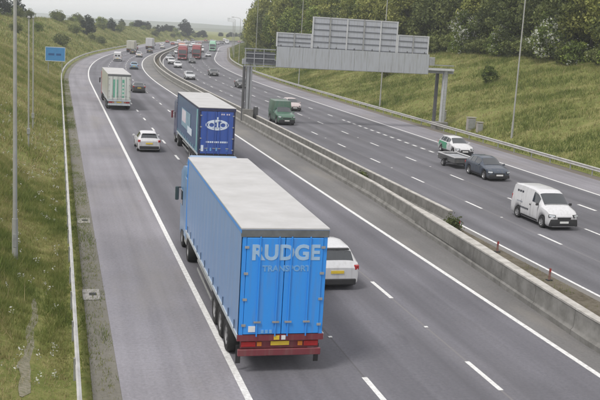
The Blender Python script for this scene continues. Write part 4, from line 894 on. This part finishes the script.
def plant(pr, i, s, u, sc, label, cat, group, dz=0.0, sz=None):
    o = pr[i] if (id(pr), i) not in used else copy_tree(pr[i]); used.add((id(pr), i))
    o.location = RG(s, u, dz); o.rotation_euler = (0, 0, random.uniform(0, 6.28)); o.scale = (sc, sc, sc*(sz or random.uniform(0.9, 1.12)))
    tag(o, label, cat, group); return o
LAB = ['olive green tree in the dense wood topping the right bank', 'dark green tree in the dense wood topping the right bank', 'fresh green tree in the dense wood topping the right bank', 'tall olive tree in the dense wood topping the right bank', 'low dark tree in the dense wood topping the right bank', 'white blossoming hawthorn at the edge of the wood on the right bank']
KIND = ['olive green', 'dark green', 'fresh green', 'tall olive', 'low dark', 'blossoming']
def tree_label(k, s, row):
    wh = 'far right of the near lamp column' if s < 78 else 'right of the near lamp column' if s < 92 else 'between near lamp column and lone bush' if s < 108 else 'above the lone bush' if s < 122 else 'above the right end of gantry' if s < 140 else 'behind the tall gantry sign' if s < 175 else 'above the left gantry sign' if s < 220 else 'left of the gantry' if s < 300 else 'at the distant left end'
    return '%s tree in the right wood, %s row, %s' % (KIND[k], ('front', 'back')[row], wh)
s = 62.0; row = 0
while s < 620:
    f = min(1.0, max(0.0, (s-60)/60)); ur = float(ut_right(s))
    far = s > 260
    for rowi, (du, kinds) in enumerate(((2.6, (0, 1, 2, 4, 0, 1)), (7.5, (3, 1, 0, 2, 3)))):
        k = random.choice(kinds); ss = s + random.uniform(-1.6, 1.6)
        if 150 < s < 420 and k == 1 and rowi < 2: k = random.choice((0, 3, 2))
        if 108 < s < 128 and rowi < 2: k = 1
        sc = random.uniform(0.9, 1.2) * float(np.interp(s, [60, 140, 170, 260, 310, 400, 600], [1, 1.05, 1.3, 1.45, 1.1, 0.9, 0.8]))
        plant(protos, k, ss, ur + du + random.uniform(-1, 1), sc, tree_label(k, ss, rowi), 'tree', 'trees of the wood on the right bank')
    s += 4.4 if s < 200 else (7.0 if s < 330 else 12.0)
for s, du, sc, hl in ((136.5, 0.2, 0.85, 'white blossoming hawthorn below the wood, just right of the gantry sign'), (111, 0.2, 0.9, 'white blossoming hawthorn just right of the near right lamp column'), (92, 0.3, 0.6, 'small blossoming hawthorn at the right edge of the picture'), (125, 0.4, 0.6, 'small blossoming hawthorn above the lone round bush')): plant(protos, 5, s, 45+du, sc, hl, 'tree', 'blossoming hawthorns on the right bank')
s = 60.0
while s < 330:
    ur = float(ut_right(s)); k = random.choice((0, 0, 1)); plant(shrub, k, s+random.uniform(-1, 1), ur+0.6+random.uniform(-0.5, 0.9), random.uniform(0.7, 1.15), ['dark shrub', 'white flecked shrub'][k] + ' in hedge below the wood, ' + tree_label(0, s, 0).split('row, ')[1], 'shrub', 'shrubs at the foot of the wood'); s += 3.2 if s < 170 else 6
bush = make_tree('green', 2.3, 1.15, 21, 46, 90, 0.10, 0.0, name='round_bush'); bush.location = RG(111.5, 37.2); tag(bush, 'lone round bush on the grass slope right of the gantry', 'bush')
bush2 = make_tree('olive', 1.9, 1.2, 22, 40, 60, 0.12, 0.0, name='round_bush'); bush2.location = RG(141, 34); tag(bush2, 'small dark bush on the slope seen below the gantry fascia', 'bush')
# trees on the left skyline: (s, u, height, half width, label)
fart = [(make_tree('far', 10, 3.6, 31, 50, 60, 0.30, 0.05), None)]; FT = [fart[0][0], make_tree('far', 10, 5.0, 32, 60, 60, 0.34, 0.0), make_tree('far', 10, 2.4, 33, 40, 60, 0.26, 0.05)]
sky_trees = [(272, -41, 7.0, 1, 0, 'dark tree cut by the top left corner'), (296, -41, 6.0, 0, 0, 'dark tree at the top left, right of the near lamp column'), (342, -27, 7.6, 0, 0, 'lone dark tree on the left skyline above the blue sign'), (432, -29, 6.2, 0, 0, 'tree on the left skyline, right of the lone tree'), (512, -38, 4.4, 0, 0, 'smaller tree beside another on the left skyline'),
             (545, -36, 5.2, 1, 0, 'broad low tree clump on the skyline left of centre'), (556, -35, 4.6, 1, 0, 'second low tree clump on the skyline left of centre'), (543, -24, 6.4, 2, 0, 'small dark upright tree above the far white lorries'),
             (606, -22, 11.5, 0, 0, 'largest dark tree on the skyline above the red lorries'), (616, -22, 8.5, 0, 0, 'dark tree leaning on the largest skyline tree'), (650, -20.5, 5.2, 0, 0, 'small dark tree right of the largest skyline tree')]
usedf = set()
for s, u, h, k, _, lab in sky_trees:
    o = FT[k] if k not in usedf else copy_tree(FT[k]); usedf.add(k)
    o.location = RG(s, u, -0.2); sc = h/10; o.scale = (sc*1.15, sc*1.15, sc); o.rotation_euler = (0, 0, s); tag(o, lab, 'tree', 'trees on the left skyline')

for k in range(48):
    s_ = 215 + k*9 + random.uniform(-5, 5); u_ = random.choice((-22, -29, -37, -39, -40, -41)) + random.uniform(-2, 2); k2 = random.choice((0, 0, 1))
    plant(shrub, k2, s_, u_, random.uniform(0.55, 1.15), ['dark shrub scattered on the distant left bank', 'green shrub scattered on the distant left bank'][k2], 'shrub', 'shrubs on the distant left bank')
for k in range(34):
    s_ = 560 + k*13 + random.uniform(-5, 5); u_ = -random.uniform(20, 40); i = random.choice((0, 1, 1)); o = copy_tree(FT[i]); h = random.uniform(2.6, 5.0)
    o.location = RG(s_, u_, -0.2); o.scale = (h/8, h/8, h/10); o.rotation_euler = (0, 0, s_); tag(o, 'small dark tree in the hedge line on the distant skyline', 'tree', 'hedge trees on the distant skyline')
# grass
GRASS = leaf_mat('grass_blades', [(0, (0.088, 0.125, 0.030)), (0.35, (0.165, 0.205, 0.050)), (0.62, (0.25, 0.25, 0.088)), (0.88, (0.34, 0.295, 0.14)), (1, (0.43, 0.36, 0.20))], 0.85, 0.0)
def grass(name, label, n, s0, s1, ufn, hgt, wid, blades=5, seed=1, spread=0.14, bias=0.0):
    rng = np.random.default_rng(seed)
    s = s0 + (s1-s0)*rng.random(n); u0, u1 = ufn(s); u = u0 + (u1-u0)*rng.random(n)
    patch = 0.5 + 0.17*np.sin(s*0.42+u*0.9+1.5*np.sin(u*0.31)) + 0.17*np.sin(s*0.13-u*0.37+2+np.sin(s*0.21)) + 0.15*np.sin(s*1.1+u*1.6+1+2*np.sin(u*0.8+s*0.37)) + 0.12*np.sin(s*2.3-u*2.9+2*np.sin(s*0.9))
    f_ = (s-27.3)/10.2; onp = (f_ > 0) & (f_ < 1) & (np.abs(u-(-16.80+0.30*f_)) < 0.21)
    keep = (rng.random(n) < np.clip(0.35+patch*0.8, 0.15, 1)) & ~(onp & (rng.random(n) < 0.72)); s, u, patch = s[keep], u[keep], patch[keep]; n = len(s)
    N = n*blades; ss = np.repeat(s, blades)+rng.normal(0, spread, N); uu = np.repeat(u, blades)+rng.normal(0, spread, N); pp = np.repeat(patch, blades)
    x, y = rxy(ss, uu); z = tz(ss, uu)-0.03
    B = np.stack([x, y, z], 1); a = rng.uniform(0, 2*PI, N); hh = hgt*rng.uniform(0.35, 1.35, N)*(0.5+0.9*pp); ww = wid*rng.uniform(0.6, 1.4, N)
    side = np.stack([np.cos(a)*ww, np.sin(a)*ww, np.zeros(N)], 1); lean = np.stack([rng.normal(0, 0.38, N)*hh, rng.normal(0, 0.38, N)*hh, hh], 1)
    V = np.stack([B-side, B+side, B+lean], 1).reshape(-1, 3); F = np.arange(3*N).reshape(-1, 3)
    tv = np.clip(0.85-0.75*np.repeat(patch, blades)+bias+rng.normal(0, 0.13, N), 0, 1)
    o = link(name, np_mesh(name, V, F, np.repeat(tv, 3), GRASS)); tag(o, label, 'grass', kind='stuff'); return o
c_ = lambda a, b: (lambda s: (np.full_like(s, a), np.full_like(s, b)))
grass('bank_grass', 'fine tufted grass behind the near left safety rail', 24000, 16, 64, c_(-20.5, -15.6), 0.21, 0.010, 7, 11, 0.06, 0.12)
grass('bank_grass', 'rough tufted grass close by on the left bank', 20000, 12, 62, c_(-30, -17.5), 0.26, 0.016, 6, 1, 0.10, 0.16)
grass('bank_grass', 'rough grass farther along the left bank', 30000, 62, 190, c_(-42, -16.0), 0.38, 0.035, 5, 2, 0.25, 0.2)
grass('bank_grass', 'dry rough grass on the distant left bank', 16000, 190, 620, c_(-42, -16.5), 0.6, 0.10, 4, 3, 0.6, 0.14)
grass('bank_grass', 'rough green grass on the slope below the right wood', 42000, 55, 190, lambda s: (np.full_like(s, 25.3), ut_right(s)+1), 0.32, 0.030, 5, 4, 0.22, 0.02)
grass('bank_grass', 'grass on the far right slope beyond the gantry', 9000, 190, 520, lambda s: (np.full_like(s, 25.5), ut_right(s)+1), 0.5, 0.08, 4, 5, 0.5, 0.02)
grass('verge_weeds', 'weedy strip under the left safety rail', 14000, 14, 160, c_(-15.9, -14.35), 0.14, 0.013, 5, 6, 0.06, 0.0)
grass('verge_weeds', 'thin weeds in the central reserve', 2600, 24, 120, lambda s: (np.array([ub(q) for q in s])+0.35, np.full_like(s, 4.5)), 0.16, 0.014, 5, 7, 0.08, 0.1)
grass('dry_stems', 'tall straw coloured dead stems on the left bank', 5200, 14, 150, c_(-34, -16.6), 0.62, 0.009, 2, 8, 0.12, 0.45)
grass('dry_stems', 'tall straw coloured dead stems on the right bank', 6000, 60, 170, c_(26, 45), 0.6, 0.018, 2, 9, 0.15, 0.4)
# tall weed clumps in the reserve
for k, (s, u, h) in enumerate(((46.6, 3.75, 0.75), (61.5, 3.75, 0.7), (29.5, 4.0, 0.4))):
    rng = np.random.default_rng(60+k); n = 900; d = rng.normal(size=(n, 3))*np.array([0.16, 0.3, 0.28*h]); P = d + np.array([0, 0, 0.5*h]); P[:, 2] = np.abs(P[:, 2])
    V, F, T = leaves(P, rng.uniform(0.04, 0.09, n), rng.uniform(0.1, 0.7, n), rng); t = empty('weed_clump'); place(t, s, u, 0.02); link('foliage', np_mesh('foliage', V, F, T, LEAF['dark']), t)
    mb = MB()
    for q in range(6): mb.tube((0, 0.05*q-0.12, -0.05), (rng.normal(0, 0.1), 0.1*q-0.25, h*0.8), 0.012, 0.005, 5)
    mb.build('stems', BARK, t); tag(t, ['dark weed clump at the near end of the far median barrier', 'dark weed clump between the two median barriers', 'low weed clump in the reserve nearest the camera'][k], 'plant', 'weed clumps in the central reserve')
# white flower heads and litter dotted over the near bank
rng = np.random.default_rng(90); n = 260; s = rng.uniform(22, 95, n); u = -15.9-6*rng.random(n)**1.5; x, y = rxy(s, u)
FLW = leaf_mat('white_flowers', [(0, (0.5, 0.5, 0.44)), (1, (0.66, 0.66, 0.62))], 0.7, 0.0)
P = np.repeat(np.stack([x, y, tz(s, u)+rng.uniform(0.12, 0.3, n)], 1), 8, 0) + rng.normal(0, 0.05, (n*8, 3)); V, F, T = leaves(P, rng.uniform(0.02, 0.05, n*8), rng.random(n*8), rng)
tag(link('wild_flowers', np_mesh('wild_flowers', V, F, T, FLW)), 'small white flower heads dotted over the near left bank', 'flowers', kind='stuff')
# worn stony track down the near bank
rows = []
rng = np.random.default_rng(3)
for i in range(25):
    f = i/24; s = 27.3+10.2*f; uc = -16.80+0.30*f+0.06*math.sin(i*0.9); hw = (0.19+0.05*math.sin(i*1.7))*(1 if 0 < i < 24 else 0.2)
    rows.append([RG(s, uc+hw*k, 0.022 if abs(k) < 1 else -0.05) for k in (-1+0.5*rng.random(), -0.5, 0, 0.5, 1-0.5*rng.random())])
tag(MB().grid(rows).build('worn_path', mat('stony_dirt', (0.27, 0.245, 0.185), 0.95, 0, 0.25, 9, bump=0.8, col2=(0.14, 0.14, 0.075)), smooth=60), kind='structure')

# ------------------------------------------------------------------ haze
hz = MB().box((0, 0, 15.5), (11000, 11000, 37)).build('haze', mat('unused_haze', (1, 1, 1)), smooth=0)
hm = bpy.data.materials.new('haze_air'); hm.use_nodes = True; t = hm.node_tree; t.nodes.clear()
o_ = t.nodes.new('ShaderNodeOutputMaterial'); pv = t.nodes.new('ShaderNodeVolumePrincipled'); pv.inputs['Color'].default_value = (0.90, 0.94, 1.0, 1); pv.inputs['Density'].default_value = 0.00038; pv.inputs['Anisotropy'].default_value = 0.2
t.links.new(pv.outputs[0], o_.inputs['Volume']); hz.data.materials.clear(); hz.data.materials.append(hm); tag(hz, 'thin pale summer haze over the motorway', 'haze', kind='stuff')
